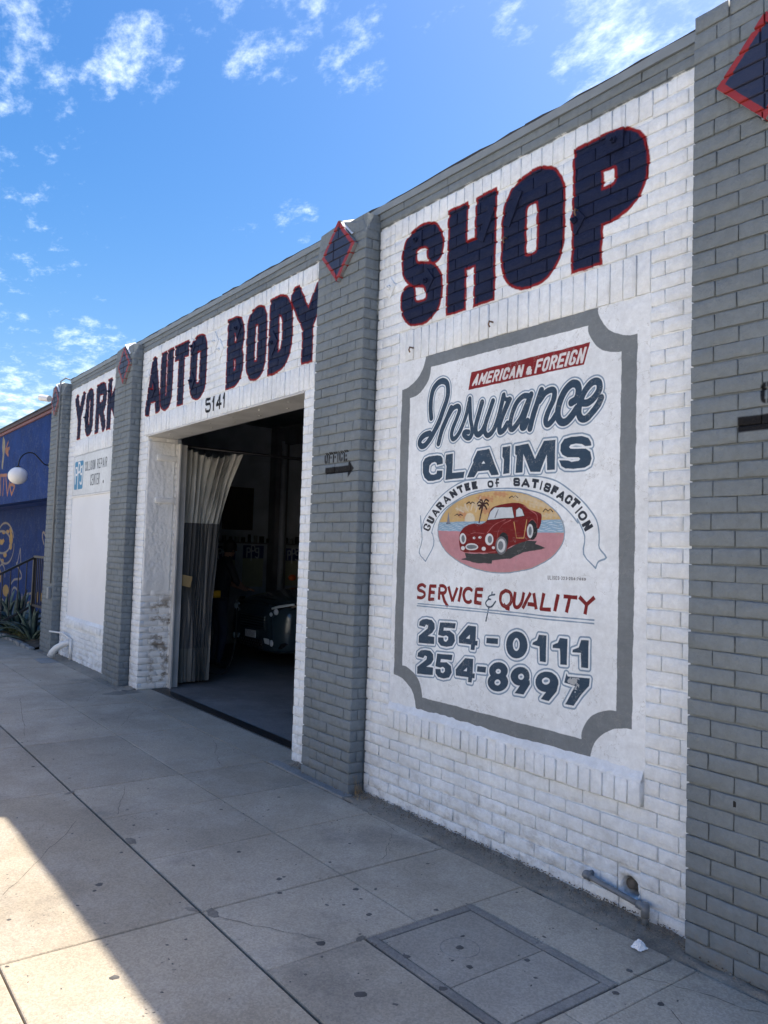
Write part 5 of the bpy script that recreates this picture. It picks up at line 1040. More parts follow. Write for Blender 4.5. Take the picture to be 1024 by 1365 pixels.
# emit bricks: the 300 that show largest as objects, the rest one stuff part
def vis(b):
    t = b[1] @ Vector((b[2]/2, 0, b[3]/2))
    d = t-Vector(cam.matrix_world.translation); z = d.dot(fw)
    if z < .2: return 1e9
    px, py = 512+1051.5*d.dot(rt)/z, 682.5-1051.5*d.dot(up)/z
    if not (-10 < px < 1034 and -10 < py < 1375): return 1e6+d.length
    return -(b[2]*b[3])*(1051.5/z)**2*abs(d.normalized().y)
order = sorted(range(len(bricks)), key=lambda i: vis(bricks[i]))
single = set(order[:298]); cache = {}
st = MB(); sh_n = 0
for i, (dd, mt, L, H, Dp, host) in enumerate(bricks):
    if i in single:
        key = (round(L/.012), round(H/.01), round(Dp/.01), rnd.randrange(5))
        if key not in cache:
            Lk, Hk = L, H
            vs, fs = brick_geo(Lk, Hk, Dp, rnd.randrange(99999)); me = bpy.data.meshes.new('brick'); me.from_pydata(vs, [], fs); me.materials.append(M_PAINT)
            me.polygons.foreach_set('use_smooth', [True]*len(fs)); me.update(); cache[key] = (me, Lk, Hk)
        me, Lk, Hk = cache[key]
        o = bpy.data.objects.new('brick', me); col.objects.link(o); o.parent = host
        wloc = host.location+shop.location
        o.matrix_basis = Matrix.Translation(-wloc) @ mt @ Matrix.Diagonal((L/Lk, 1, H/Hk, 1))
    else:
        vs, fs = brick_geo(L, H, Dp, i)
        st.add([mt @ Vector(v) for v in vs], fs)
bw = part(st.build('brickwork', M_PAINT, smooth=True), shop); bw['kind'] = 'stuff'

# building shell: inner walls, roof, floor
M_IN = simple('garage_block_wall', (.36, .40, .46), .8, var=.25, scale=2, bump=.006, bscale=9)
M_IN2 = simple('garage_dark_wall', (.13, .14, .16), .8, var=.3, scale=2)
def inner(name, a, b, mat=M_IN): m_ = MB(); m_.box(a[0], b[0], a[1], b[1], a[2], b[2]); return part(m_.build(name, mat), shop)
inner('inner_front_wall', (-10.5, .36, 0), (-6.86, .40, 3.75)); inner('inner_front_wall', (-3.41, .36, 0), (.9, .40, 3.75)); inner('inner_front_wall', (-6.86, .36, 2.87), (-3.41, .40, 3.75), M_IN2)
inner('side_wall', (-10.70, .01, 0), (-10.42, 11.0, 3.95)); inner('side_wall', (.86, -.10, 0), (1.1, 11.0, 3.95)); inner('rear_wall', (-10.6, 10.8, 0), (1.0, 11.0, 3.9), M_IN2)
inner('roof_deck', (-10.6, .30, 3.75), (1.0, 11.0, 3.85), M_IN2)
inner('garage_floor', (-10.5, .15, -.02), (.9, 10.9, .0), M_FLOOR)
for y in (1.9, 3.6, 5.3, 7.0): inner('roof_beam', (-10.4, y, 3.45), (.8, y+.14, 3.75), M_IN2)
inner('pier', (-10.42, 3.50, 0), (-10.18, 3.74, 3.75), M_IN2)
mb = MB(); mb.tube([(-10.14, 3.62, 0), (-10.14, 3.62, 3.5)], .05, 12); part(mb.build('wall_pipe', M_IN, smooth=True), shop)
inner('window_board', (-10.42, 2.62, 1.93), (-10.38, 3.18, 2.66), simple('brown_board', (.05, .04, .035), .8))
mb = MB(); mb.tube([(-6.97, .42, 2.80), (-6.97, 4.5, 2.80)], .018, 8); part(mb.build('curtain_rail', M_STEEL, smooth=True), shop)
mb = MB(); mb.tube([(-10.3, 4.4, 2.55), (-3.6, 4.4, 2.55)], .03, 8); part(mb.build('ceiling_pipe', M_IN2, smooth=True), shop)

# fittings on the end pilaster
mb = MB(); mb.tube([(-10.205, .02, 4.03), (-10.205, -.07, 4.05), (-10.205, -.135, 3.99), (-10.205, -.136, 3.6), (-10.20, -.136, 1.02)], .011, 8)
tag(mb.build('conduit', M_PIPE, smooth=True), 'thin grey vertical conduit running down the corner of the end pilaster', 'conduit')
jb_ = empty('junction_box', (-10.24, -.13, .80), label='small grey outlet box low on the end pilaster', cat='junction box')
mb = MB(); mb.box(-10.285, -10.185, -.165, -.12, .80, .965); part(bevel(mb.build('box', M_GREY), .006), jb_)
mb = MB(); mb.box(-10.30, -10.286, -.16, -.125, .84, .93); part(mb.build('flap', M_WHITEP), jb_)
sc_ = empty('security_camera', (-10.74, -.13, 3.82), label='white bullet camera sticking out left at the top of the end pilaster', cat='security camera')
mb = MB(); mb.tube([(-10.70, -.05, 3.80), (-10.80, -.16, 3.815)], .022, 10); part(mb.build('bracket', M_WHITEP, smooth=True), sc_)
mb = MB(); mb.tube([(-10.72, -.16, 3.80), (-10.92, -.24, 3.835)], .048, 16); part(mb.build('housing', M_WHITEP, smooth=False), sc_)
mb = MB(); mb.tube([(-10.92, -.24, 3.835), (-10.932, -.245, 3.836)], .034, 16); part(mb.build('lens', M_BLACK), sc_)
dp = empty('drain_pipe', (-9.72, -.15, 0), label='white plastic drain elbow at the foot of the far white bay', cat='drain pipe')
mb = MB(); mb.tube([(-9.53, .03, .235), (-9.55, -.03, .23), (-9.60, -.09, .20), (-9.66, -.15, .15), (-9.70, -.19, .09), (-9.715, -.205, .035)], .056, 18, radii=[.044, .044, .046, .046, .047, .051]); part(mb.build('elbow', M_WPIPE, smooth=True), dp)
tp = empty('thin_white_pipe', (-9.4, -.03, 0), label='thin white pipe bent down the wall beside the drain elbow', cat='pipe')
mb = MB(); mb.tube([(-9.415, -.025, .004), (-9.415, -.025, .292)], .018, 10); part(mb.build('riser', M_WPIPE, smooth=True), tp)
mb = MB(); mb.tube([(-9.43, -.025, .29), (-9.75, -.05, .345), (-9.98, -.17, .355)], .011, 8); part(mb.build('branch', M_WPIPE, smooth=True), tp)
gp_ = empty('grey_stub_pipe', (-.4, -.04, 0), label='grey painted pipe bent along the wall foot below the round hole', cat='pipe')
mb = MB(); mb.tube([(-.565, .01, .118), (-.562, -.045, .118), (-.53, -.052, .115), (-.26, -.052, .088)], .0125, 14); part(mb.build('run', M_PIPE, smooth=True), gp_)
mb = MB(); mb.tube([(-.235, -.052, .085), (-.235, -.052, -.005)], .0125, 14); part(mb.build('drop', M_PIPE, smooth=True), gp_)
mb = MB(); mb.sphere((-.562, -.046, .118), .021, .024, .021, 14, 10); mb.tube([(-.562, -.046, .118), (-.535, -.05, .1155)], .0195, 14); part(mb.build('elbow', M_PIPE, smooth=True), gp_)
mb = MB(); mb.tube([(-.275, -.052, .0895), (-.235, -.052, .0855)], .0185, 14); mb.tube([(-.235, -.052, .105), (-.235, -.052, .045)], .0190, 14); part(mb.build('tee', M_PIPE, smooth=True), gp_)
# crumpled tissue
mb = MB(); q = random.Random(2); nn = 12; vs = []; fs = []
for j in range(nn+1):
    for i in range(nn+1):
        u, v = i/nn-.5, j/nn-.5; r_ = math.hypot(u, v)
        vs.append((-.135+u*.055+q.uniform(-.004, .004), -.235+v*.055+q.uniform(-.004, .004), .006+max(0, .030*(1-(r_*1.9)**2))*q.uniform(.5, 1.25)))
for j in range(nn):
    for i in range(nn): a = j*(nn+1)+i; fs.append((a, a+1, a+nn+2, a+nn+1))
tag(mesh_obj('crumpled_tissue', vs, fs, simple('tissue', (.84, .84, .84), .8, var=.03)), 'small crumpled white tissue on the pavement near the grey pipe', 'tissue')
# dry weed at the pilaster foot
mb = MB(); q = random.Random(9)
for k in range(16):
    x, y = -2.44+q.uniform(-.02, .03), -.05+q.uniform(-.04, .02); h = q.uniform(.05, .16); lx, ly = q.uniform(-.06, .06), q.uniform(-.05, .03)
    mb.tube([(x, y, .0), (x+lx*.4, y+ly*.4, h*.6), (x+lx, y+ly, h)], .0012, 4)
for k in range(10):
    x, y = -2.42+q.uniform(-.04, .10), -.08+q.uniform(-.05, .05); s_ = q.uniform(.012, .03); a = q.uniform(0, 6)
    mb.add([(x, y, .012), (x+s_*math.cos(a), y+s_*math.sin(a), .022), (x+1.8*s_*math.cos(a+.3), y+1.8*s_*math.sin(a+.3), .012), (x+s_*math.cos(a+.7), y+s_*math.sin(a+.7), .018)], [(0, 1, 2, 3)])
tag(mb.build('dry_weed', simple('straw', (.30, .22, .12), .8, var=.3)), 'tuft of dry weed and leaves at the foot of the pilaster marked OFFICE', 'weed')

# ================================================================== inside the doorway
M_CURT = simple('white_vinyl_curtain', (.46, .465, .44), .5, var=.15, scale=3, bump=.002)
M_VINYL = Mat('clear_grey_vinyl', (.115, .12, .125), .3); M_VINYL.b.inputs['Alpha'].default_value = .90; M_VINYL = M_VINYL.m
M_HEM = simple('grey_vinyl_hem', (.14, .145, .14), .4, var=.2, scale=3)
ct = empty('welding_curtain', (-6.95, .6, 0), label='gathered workshop curtain in the doorway, white above and clear grey vinyl below', cat='curtain')
def curt_pt(u, z):
    y1 = np.interp(z, [0, 1.0, 1.9, 2.4, 2.78], [.89, .90, .945, 1.08, 1.22]); y0 = .475
    f = math.sin(u*2*math.pi*9+1.5*math.sin(u*7)+.35*math.sin(z*2.3+u*5))*.028*(1+.55*math.sin(z*2.6+u*11))+.012*math.sin(u*47+z*1.7)+.012*math.sin(z*5+u*13)
    return (-6.955+f*1.0, y0+(y1-y0)*u+.012*math.sin(u*2*math.pi*9+1.2), z)
def curt(z0, z1, nz, name, mat, ztop=False):
    nu = 160; vs = []; fs = []
    for k in range(nz+1):
        for i in range(nu+1):
            u = i/nu; z = z0+(z1-z0)*k/nz
            if ztop and k == nz: z -= .035*abs(math.sin(u*math.pi*8))**2+.05*max(0, math.sin(u*5-1))
            vs.append(curt_pt(u, z))
    for k in range(nz):
        for i in range(nu): a = k*(nu+1)+i; fs.append((a, a+1, a+nu+2, a+nu+1))
    return part(mesh_obj(name, vs, fs, mat, smooth=True), ct)
curt(1.90, 2.775, 12, 'white_upper', M_CURT, True); curt(.42, 1.899, 16, 'vinyl_window', M_VINYL); curt(.03, .419, 6, 'hem', M_HEM)
for i in range(9):
    u = (i+.5)/9; p = curt_pt(u, 2.76); mb = MB(); torus(mb, 0, 0, 0, .022, .003, 16, 5); o = mb.build('curtain_ring', M_STEEL); o.rotation_euler = (R(90), 0, 0); o.location = (-6.97, p[1], 2.775); part(o, ct)
mb = MB(); mb.add([(-6.86, .44, 1.30), (-6.84, .60, 1.268), (-6.85, .585, 1.14), (-6.87, .445, 1.175), (-6.872, .44, 1.30), (-6.852, .60, 1.268), (-6.862, .585, 1.14), (-6.882, .445, 1.175)], [(0, 1, 2, 3), (7, 6, 5, 4), (0, 4, 5, 1), (1, 5, 6, 2), (2, 6, 7, 3), (3, 7, 4, 0)])
tag(mb.build('cardboard_flap', simple('tan_card', (.34, .25, .12), .8, var=.1)), 'small tan cardboard flap hanging at the edge of the curtain', 'cardboard')
mb = MB(); mb.box(-7.74, -7.33, 1.10, 1.20, .985, 1.075)
tag(bevel(mb.build('yellow_box', simple('yellow_plastic', (.62, .33, .012), .5, var=.08)), .008), 'yellow box beside the curtain behind the doorway', 'box')
mb = MB(); mb.box(-8.1, -7.30, 1.02, 1.28, .955, .983); mb.box(-8.06, -8.02, 1.06, 1.10, 0, .955); mb.box(-7.40, -7.36, 1.06, 1.10, 0, .955)
tag(mb.build('work_bench', M_STEEL), 'dark workbench behind the curtain holding the yellow box', 'bench')
# posters on the far side wall
def poster(y0, y1, z0, z1, lab, x=-10.41):
    cv = Canvas(0, 0, y1-y0, z1-z0, .005, (.36, .38, .30))
    hh = z1-z0; cv.draw(sd_poly([(-1, hh-.22), (2, hh-.22), (2, hh+.1), (-1, hh+.1)]), (.05, .07, .22), (-1, hh-.3, 2, hh+1), wob=0)
    for a in (0, 1):
        pass
    ppg(cv, (y1-y0)*.18, hh-.17, .20, (.62, .66, .70))
    im = cv.image('poster_print'); m_ = print_mat('poster_paper', im, y0, z0, y1, z1, .6, 'y', soil=False, bumps=((4, .003),))
    mb = MB(); mb.box(x, x+.012, y0, y1, z0, z1); tag(mb.build('poster', m_), lab, 'poster')
poster(3.03, 3.42, .96, 1.67, 'pale yellow poster with blue header left of the dark pier')
poster(3.83, 4.25, .98, 1.64, 'pale yellow poster with blue header right of the dark pier')
poster(2.50, 2.88, .96, 1.64, 'dim yellow poster with blue header behind the man')
mb = MB(); mb.sphere((-9.35, 3.4, 1.16), .08, .06, .05, 12, 8); tag(mb.build('orange_rag', simple('orange_cloth', (.5, .1, .02), .8), smooth=True), 'bright orange rag lying behind the car bonnet', 'rag')

# ---- car
M_CAR = Mat('dark_teal_car_paint', (.034, .058, .075), .25, .3); M_CAR.b.inputs['Coat Weight'].default_value = .6; M_CAR = M_CAR.m
M_GLASS = Mat('car_glass', (.01, .012, .015), .05); M_GLASS = M_GLASS.m
M_LAMP = Mat('headlamp_lens', (.55, .60, .64), .08); M_LAMP = M_LAMP.m
M_TYRE = simple('tyre_rubber', (.018, .018, .018), .8)
M_CHROME = simple('chrome', (.55, .56, .58), .2, 1., var=.02)
car = empty('parked_car', (-8.08, 4.2, 0), label='dark teal car being worked on inside the garage, front towards the door', cat='car')
# stations along the length: y, half width, bonnet/roof height at centre, shoulder height, sill
stn = [(2.045, .56, .66, .60, .25), (2.055, .62, .72, .64, .235), (2.10, .72, .82, .72, .215), (2.16, .80, .91, .79, .20), (2.20, .825, .935, .81, .20), (2.36, .87, .975, .87, .20), (2.7, .90, 1.03, .92, .20), (3.25, .915, 1.10, .97, .20), (3.45, .915, 1.13, .985, .20)]
def ringc(y, hw_, zc, zs, z0):
    half = [(0, z0), (hw_*.86, z0), (hw_*.97, z0+.08), (hw_, z0+.25*(zs-z0)+.04), (hw_, zs-.10), (hw_*.965, zs-.02), (hw_*.86, zs+.35*(zc-zs)), (hw_*.55, zs+.86*(zc-zs)), (hw_*.25, zc-.003), (0, zc)]
    return [(x, y, z) for x, z in half]+[(-x, y, z) for x, z in half[-2:0:-1]]
vs = []; fs = []
full = stn+[(3.9, .915, 1.38, 1.0, .20), (4.4, .91, 1.50, 1.0, .20), (5.6, .91, 1.48, 1.0, .20), (6.2, .90, 1.30, 1.0, .20), (6.55, .86, 1.02, .95, .24)]
cx, cy = -8.08, 0
for s_ in full: vs += [(x+cx, y, z) for x, y, z in ringc(*s_)]
nr = 18
for i in range(len(full)-1):
    for k in range(nr): fs.append((i*nr+k, i*nr+(k+1) % nr, (i+1)*nr+(k+1) % nr, (i+1)*nr+k))
fs.append(tuple(range(nr))[::-1]); fs.append(tuple((len(full)-1)*nr+k for k in range(nr)))
bo = mesh_obj('body', vs, fs, M_CAR, smooth=True); sm = bo.modifiers.new('s', 'SUBSURF'); sm.levels = 2; sm.render_levels = 2; part(bo, car)
def carpoly(name, pts, mat, depth=.03, sub=True, bv=.006):
    n = len(pts); c_ = Vector((0, depth, 0)); vs = [Vector(p) for p in pts]+[Vector(p)+c_ for p in pts]
    fs = [tuple(range(n))]+[(k, n+k, n+(k+1) % n, (k+1) % n) for k in range(n)]
    return part(bevel(mesh_obj(name, vs, fs, mat), bv), car)
for sg_ in (1, -1):
    X_ = lambda u: cx+sg_*u
    o = carpoly('headlight', [(X_(.40), 2.075, .66), (X_(.58), 2.10, .70), (X_(.74), 2.16, .78), (X_(.86), 2.32, .89), (X_(.80), 2.24, .90), (X_(.62), 2.12, .84), (X_(.44), 2.085, .76)], M_GLASS, .05)
    mb = MB(); mb.sphere((X_(.60), 2.085, .775), .045, .03, .042, 14, 10); mb.sphere((X_(.50), 2.065, .735), .03, .02, .03, 12, 8); h_ = part(mb.build('lamp_reflector', M_LAMP, smooth=True), car)
    carpoly('light_strip', [(X_(.50), 2.07, .80), (X_(.66), 2.10, .835), (X_(.82), 2.21, .875), (X_(.82), 2.205, .90), (X_(.66), 2.09, .868), (X_(.50), 2.065, .825)], M_LAMP, .03, bv=.003)
    carpoly('fog_light_bezel', [(X_(.34), 2.045, .30), (X_(.72), 2.10, .29), (X_(.80), 2.16, .36), (X_(.72), 2.11, .42), (X_(.40), 2.045, .42)], M_GLASS, .05)
    mb = MB(); mb.sphere((X_(.56), 2.055, .355), .045, .02, .045, 14, 10); part(mb.build('fog_light', M_LAMP, smooth=True), car)
    carpoly('fog_light_blade', [(X_(.36), 2.036, .405), (X_(.52), 2.05, .405), (X_(.50), 2.045, .33), (X_(.40), 2.036, .335)], M_LAMP, .03, bv=.003)
gr = carpoly('grille', [(cx-.36, 2.045, .50), (cx+.36, 2.045, .50), (cx+.40, 2.06, .66), (cx+.30, 2.07, .73), (cx-.30, 2.07, .73), (cx-.40, 2.06, .66)], M_BLACK, .04)
for k in range(5): carpoly('grille_bar', [(cx-.35, 2.036, .535+k*.036), (cx+.35, 2.036, .535+k*.036), (cx+.35, 2.04, .548+k*.036), (cx-.35, 2.04, .548+k*.036)], M_CHROME, .02, bv=.002)
o = carpoly('lower_intake', [(cx-.34, 2.04, .25), (cx+.34, 2.04, .25), (cx+.30, 2.04, .37), (cx-.30, 2.04, .37)], M_BLACK, .04)
mb = MB()
for a in range(9):
    for b in range(3): mb.box(cx-.30+a*.07+(b % 2)*.03, cx-.265+a*.07+(b % 2)*.03, 2.03, 2.04, .265+b*.035, .283+b*.035)
part(mb.build('intake_mesh', M_CHROME), car)['kind'] = 'stuff'
mb = MB(); mb.box(cx-.155, cx+.155, 2.018, 2.03, .385, .485); part(bevel(mb.build('number_plate', simple('plate_white', (.55, .56, .58), .4, var=.35, scale=50)), .004), car)
carpoly('windscreen', [(cx-.70, 3.44, 1.125), (cx+.70, 3.44, 1.125), (cx+.60, 3.98, 1.44), (cx-.60, 3.98, 1.44)], M_GLASS, .02)
for sg_ in (1, -1):
    for y in (2.85, 5.6):
        wh = empty('wheel', (cx+sg_*.80, y, .33)); wh.parent = car; wh.location = wh.location-car.location
        mb = MB(); mb.tube([(-.10*sg_, 0, 0), (.10*sg_, 0, 0)], .33, 28); bevel(mb.build('tyre', M_TYRE, wh), .03)
        mb = MB(); mb.tube([(.09*sg_, 0, 0), (.108*sg_, 0, 0)], .21, 20); mb.build('rim', M_CHROME, wh)
    mb = MB(); mb.sphere((cx+sg_*1.0, 3.75, 1.12), .10, .05, .07, 12, 8); part(mb.build('wing_mirror', M_CAR, smooth=True), car)

mb = MB(); mb.tube([(cx+u, 2.10+.10*abs(u/.8)**2.2-.02, .845+.05*(1-abs(u/.8))) for u in np.linspace(-.78, .78, 19)], .005, 6); part(mb.build('bonnet_seam', M_BLACK, smooth=True), car)
mb = MB(); mb.tube([(cx+u, 2.03+.13*abs(u/.8)**2.4, .50) for u in np.linspace(.42, .86, 9)], .004, 6); part(mb.build('bumper_seam', M_BLACK, smooth=True), car)
# workshop clutter seen past the curtain
tr = empty('tool_rack', (-10.35, 2.9, 1.7), label='dark shelf of tins and bottles above the posters on the far wall', cat='shelf')
mb = MB(); mb.box(-10.42, -10.20, 2.45, 4.4, 1.70, 1.72); part(mb.build('shelf_board', M_IN2), tr)
q = random.Random(31)
for k in range(16):
    y = 2.5+k*.118; h = q.uniform(.07, .17); r_ = q.uniform(.025, .042); mb = MB(); mb.tube([(-10.31, y, 1.72), (-10.31, y, 1.72+h)], r_, 12); part(mb.build('tin', M_STEEL if k % 3 else M_PIPE, smooth=False), tr)
hs = MB(); hs.tube(smooth([(-8.3, 1.55, .02), (-8.0, 1.2, .02), (-7.6, 1.15, .02), (-7.45, 1.35, .02), (-7.7, 1.6, .3), (-7.95, 1.75, .8)], 8), .012, 8)
tag(hs.build('air_hose', M_TYRE, smooth=True), 'dark air hose curling over the garage floor by the man', 'hose')
mb = MB(); mb.tube([(-9.75, 5.2, 0), (-9.75, 5.2, .85)], .29, 20); tag(bevel(mb.build('oil_drum', M_PIPE), .02), 'grey oil drum standing at the back of the garage', 'drum')
mb = MB(); mb.tube(smooth([(-10.0, 4.4, 2.5), (-9.9, 4.3, 1.9), (-9.95, 4.2, 1.35)], 6), .008, 6); tag(mb.build('hanging_cable', M_BLACK, smooth=True), 'thin cable hanging from the ceiling pipe above the car', 'cable')
# ---- man leaning over the bonnet
def skin_body(name, joints, edges, mats, matfn, sub=2):
    me = bpy.data.meshes.new(name); me.from_pydata([j_[0] for j_ in joints], edges, []); o = bpy.data.objects.new(name, me); link(o)
    sk = o.modifiers.new('skin', 'SKIN'); sk.use_smooth_shade = True; ss = o.modifiers.new('sub', 'SUBSURF'); ss.levels = sub; ss.render_levels = sub
    for i, j_ in enumerate(joints):
        me.skin_vertices[0].data[i].radius = j_[1] if isinstance(j_[1], tuple) else (j_[1], j_[1])
    me.skin_vertices[0].data[0].use_root = True
    dg = bpy.context.evaluated_depsgraph_get(); ev = o.evaluated_get(dg); m2 = bpy.data.meshes.new_from_object(ev)
    o.modifiers.clear(); o.data = m2; m2.materials.clear()
    for mm in mats: m2.materials.append(mm)
    for p in m2.polygons: p.material_index = matfn(p.center); p.use_smooth = True
    return o
px_, py_ = -7.93, 1.44
def J(x, y, z, r_): return ((px_+x, py_+y, z), r_)
jt = [J(0, 0, .92, (.15, .12)),                       # 0 pelvis
      J(-.03, .04, 1.10, (.145, .11)), J(-.08, .10, 1.28, (.165, .12)), J(-.12, .15, 1.40, (.12, .09)), J(-.14, .19, 1.47, .055), J(-.16, .22, 1.55, (.075, .085)), J(-.17, .24, 1.63, (.078, .088)),   # spine, neck, head
      J(.10, .01, .86, .095), J(.13, .05, .48, .062), J(.12, -.02, .09, .042), J(.10, .12, .035, .038),
      J(-.10, .0, .86, .095), J(-.13, .09, .48, .062), J(-.14, .0, .09, .042), J(-.15, .14, .035, .038),
      J(.07, .12, 1.39, .062), J(.12, .22, 1.15, .046), J(-.02, .40, 1.06, .036), J(-.08, .47, 1.05, .028),
      J(-.31, .16, 1.39, .062), J(-.40, .27, 1.16, .046), J(-.32, .46, 1.07, .036), J(-.29, .52, 1.06, .028)]
ed = [(0, 1), (1, 2), (2, 3), (3, 4), (4, 5), (5, 6), (0, 7), (7, 8), (8, 9), (9, 10), (0, 11), (11, 12), (12, 13), (13, 14), (3, 15), (15, 16), (16, 17), (17, 18), (3, 19), (19, 20), (20, 21), (21, 22)]
M_SKIN = simple('skin', (.24, .13, .09), .6, var=.1); M_SHIRT = simple('dark_shirt', (.012, .013, .017), .8); M_JEANS = simple('dark_jeans', (.022, .03, .05), .8); M_SHOE = simple('dark_shoe', (.02, .018, .016), .6); M_HAIR = simple('black_hair', (.012, .01, .009), .7, bump=.004)
def pm_(c):
    if c.z < .10: return 3
    if c.z < .93 and c.y < py_+.2: return 2
    if c.z > 1.50: return 0
    if c.y > py_+.245 and c.z < 1.24: return 0
    return 1
man = empty('person', (px_, py_, 0), label='man in dark shirt and jeans leaning over the car bonnet, hands on it', cat='person')
bd = part(skin_body('body', jt, ed, [M_SKIN, M_SHIRT, M_JEANS, M_SHOE], pm_), man)
mb = MB(); hc = (px_-.165, py_+.235, 1.61)
mb.sphere((hc[0]+.02, hc[1]-.02, hc[2]+.025), .090, .098, .10, 20, 12); part(mb.build('hair', M_HAIR, smooth=True), man)
mb = MB(); mb.tube([(hc[0]-.02, hc[1]+.085, 1.60), (hc[0]-.028, hc[1]+.108, 1.585)], .013, 8, radii=[.008, .013]); part(mb.build('nose', M_SKIN, smooth=True), man)
for s_ in (-.085, .085): mb = MB(); mb.sphere((hc[0]+s_, hc[1], 1.595), .014, .02, .03, 10, 6); part(mb.build('ear', M_SKIN, smooth=True), man)
for hx_, hy_, hz_, sd in ((px_-.08, py_+.47, 1.05, 1), (px_-.29, py_+.52, 1.06, -1)):
    for k in range(4):
        u = (k-1.5)*.018; L = (.062, .072, .066, .052)[k]
        mb = MB(); mb.tube([(hx_+u*.8, hy_+.02, hz_), (hx_+u, hy_+.05, hz_+.002), (hx_+u*1.1, hy_+.05+L*.5, hz_-.006), (hx_+u*1.15, hy_+.05+L, hz_-.03)], .008, 8, radii=[.011, .0095, .0085, .0065]); part(mb.build('finger', M_SKIN, smooth=True), man)
    mb = MB(); mb.tube([(hx_-sd*.02, hy_+.01, hz_), (hx_-sd*.045, hy_+.035, hz_-.008), (hx_-sd*.05, hy_+.06, hz_-.02)], .01, 8, radii=[.012, .010, .008]); part(mb.build('thumb', M_SKIN, smooth=True), man)
# ================================================================== blue building on the left
bb_ = empty('blue_building', (-14, .5, 0), label='blue stucco building with gold mural left of the body shop', cat='building')
def bb(name, x0, x1, y0, y1, z0, z1, mat, bv=0.):
    m_ = MB(); m_.box(x0, x1, y0, y1, z0, z1); o = m_.build(name, mat)
    if bv: bevel(o, bv)
    return part(o, bb_)
bb('fascia', -26, -10.74, .20, .45, 2.36, 3.80, M_FASC)
bb('soffit', -26, -10.74, .45, 1.02, 2.38, 2.46, M_BLUEW)
bb('recessed_wall', -26, -10.74, 1.0, 1.2, -.02, 2.40, M_MURAL)
bb('cornice', -26, -10.74, .165, .46, 3.79, 3.845, M_REDTRIM2, .006)
bb('cornice', -26, -10.74, .14, .47, 3.847, 3.905, M_REDTRIM, .006)
bb('felt_edge', -26, -10.74, .13, .50, 3.907, 3.93, M_TAR)
bb('roof', -26, -10.74, .5, 12, 3.70, 3.78, M_TAR)
bb('parapet_back', -26, -10.74, .455, .50, 3.78, 3.90, M_BLUEW)
bb('landing', -26, -10.74, .25, 1.0, -.02, .16, M_SILL, .01)
# planter bed with plants
pb = MB(); n = 60; vs = []; fs = []; q = random.Random(6)
for j in range(9):
    for i in range(n+1):
        x = -26+(26-10.75)*i/n; y = -.18+.43*j/8
        vs.append((x, y+.02*math.sin(x*3), .01+.05*math.sin(j/8*math.pi)+q.uniform(0, .02)))
for j in range(8):
    for i in range(n): a = j*(n+1)+i; fs.append((a, a+1, a+n+2, a+n+1))
tag(mesh_obj('planting_bed', vs, fs, simple('planter_soil', (.07, .055, .04), .95, var=.4, scale=12, bump=.01)), kind='structure')
mb = MB()
for k in range(26):
    x = -18+k*.28; mb.box(x, x+.26, -.27+.02*math.sin(k*2.1), -.19+.02*math.sin(k*2.1), -.01, .05+.012*math.sin(k*1.7))
tag(bevel(mb.build('bed_edging', M_SILL), .015), kind='structure')
M_AG = Mat('agave_leaf', (.075, .12, .105), .5)
M_AG.color(M_AG.mix(M_AG.ramp(M_AG.noise(14, 5), .3, .7), (.05, .085, .075), (.12, .17, .14))); M_AG = M_AG.m
def agave(name, x, y, z, size, nl, seed, lab):
    q = random.Random(seed); ag = empty(name, (x, y, z), label=lab, cat='agave plant', group='agave plants in the planting bed')
    for k in range(nl):
        a = 2*math.pi*k*.382+q.uniform(-.2, .2); el_ = R(q.uniform(22, 82)) ; L = size*q.uniform(.7, 1.1); wd = size*.09*q.uniform(.8, 1.2)
        d = Vector((math.cos(a), math.sin(a), 0)); s_ = Vector((-math.sin(a), math.cos(a), 0)); vs = []; fs = []; n = 7
        for i in range(n+1):
            t = i/n; e2 = el_-.5*t*t*(1 if el_ < 1.1 else .3); p = d*(L*t*math.cos(e2)+.03)+Vector((0, 0, L*t*math.sin(e2)))
            ww = wd*(1-t)**.6*(0.6+1.2*t if t < .35 else 1.02)+.002; cup = ww*.35
            vs += [p-s_*ww+Vector((0, 0, cup)), p-Vector((0, 0, 0)), p+s_*ww+Vector((0, 0, cup)), p-Vector((0, 0, ww*.25+.003))]
        for i in range(n):
            c0 = i*4; fs += [(c0, c0+1, c0+5, c0+4), (c0+1, c0+2, c0+6, c0+5), (c0+2, c0+3, c0+7, c0+6), (c0+3, c0, c0+4, c0+7)]
        mesh_obj('leaf', vs, fs, M_AG, ag, smooth=True)
agave('agave', -11.62, -.02, .03, .62, 22, 1, 'blue grey agave beside the end pilaster under the railing')
agave('agave', -12.75, -.02, .03, .85, 24, 2, 'larger blue grey agave at the left edge of the photo')
agave('agave', -13.9, .02, .03, .7, 18, 3, 'farther agave at the left edge behind the larger one')
mb = MB(); q = random.Random(12)
for k in range(2600):
    x = q.uniform(-13.3, -11.55); y = q.uniform(-.22, .16); h = .04+.17*max(0, 1-((x+12.2)/.95)**2)*q.uniform(.2, 1); a = q.uniform(0, 6.28); s_ = q.uniform(.008, .02)
    c_ = Vector((x, y, .02+h)); u = Vector((math.cos(a), math.sin(a), q.uniform(-.5, .8)))*s_; v = Vector((-math.sin(a), math.cos(a), q.uniform(-.5, .8)))*s_*.6
    mb.add([c_-u, c_+v, c_+u, c_-v], [(0, 1, 2, 3)])
mgc = Mat('ground_cover_leaf', (.06, .09, .02), .6); mgc.color(mgc.mix(mgc.ramp(mgc.noise(9, 4), .35, .65), (.035, .07, .02), (.16, .14, .04)))
tag(mb.build('low_ground_cover', mgc.m), 'low yellow green ground cover in the planting bed', 'ground cover', kind='stuff')
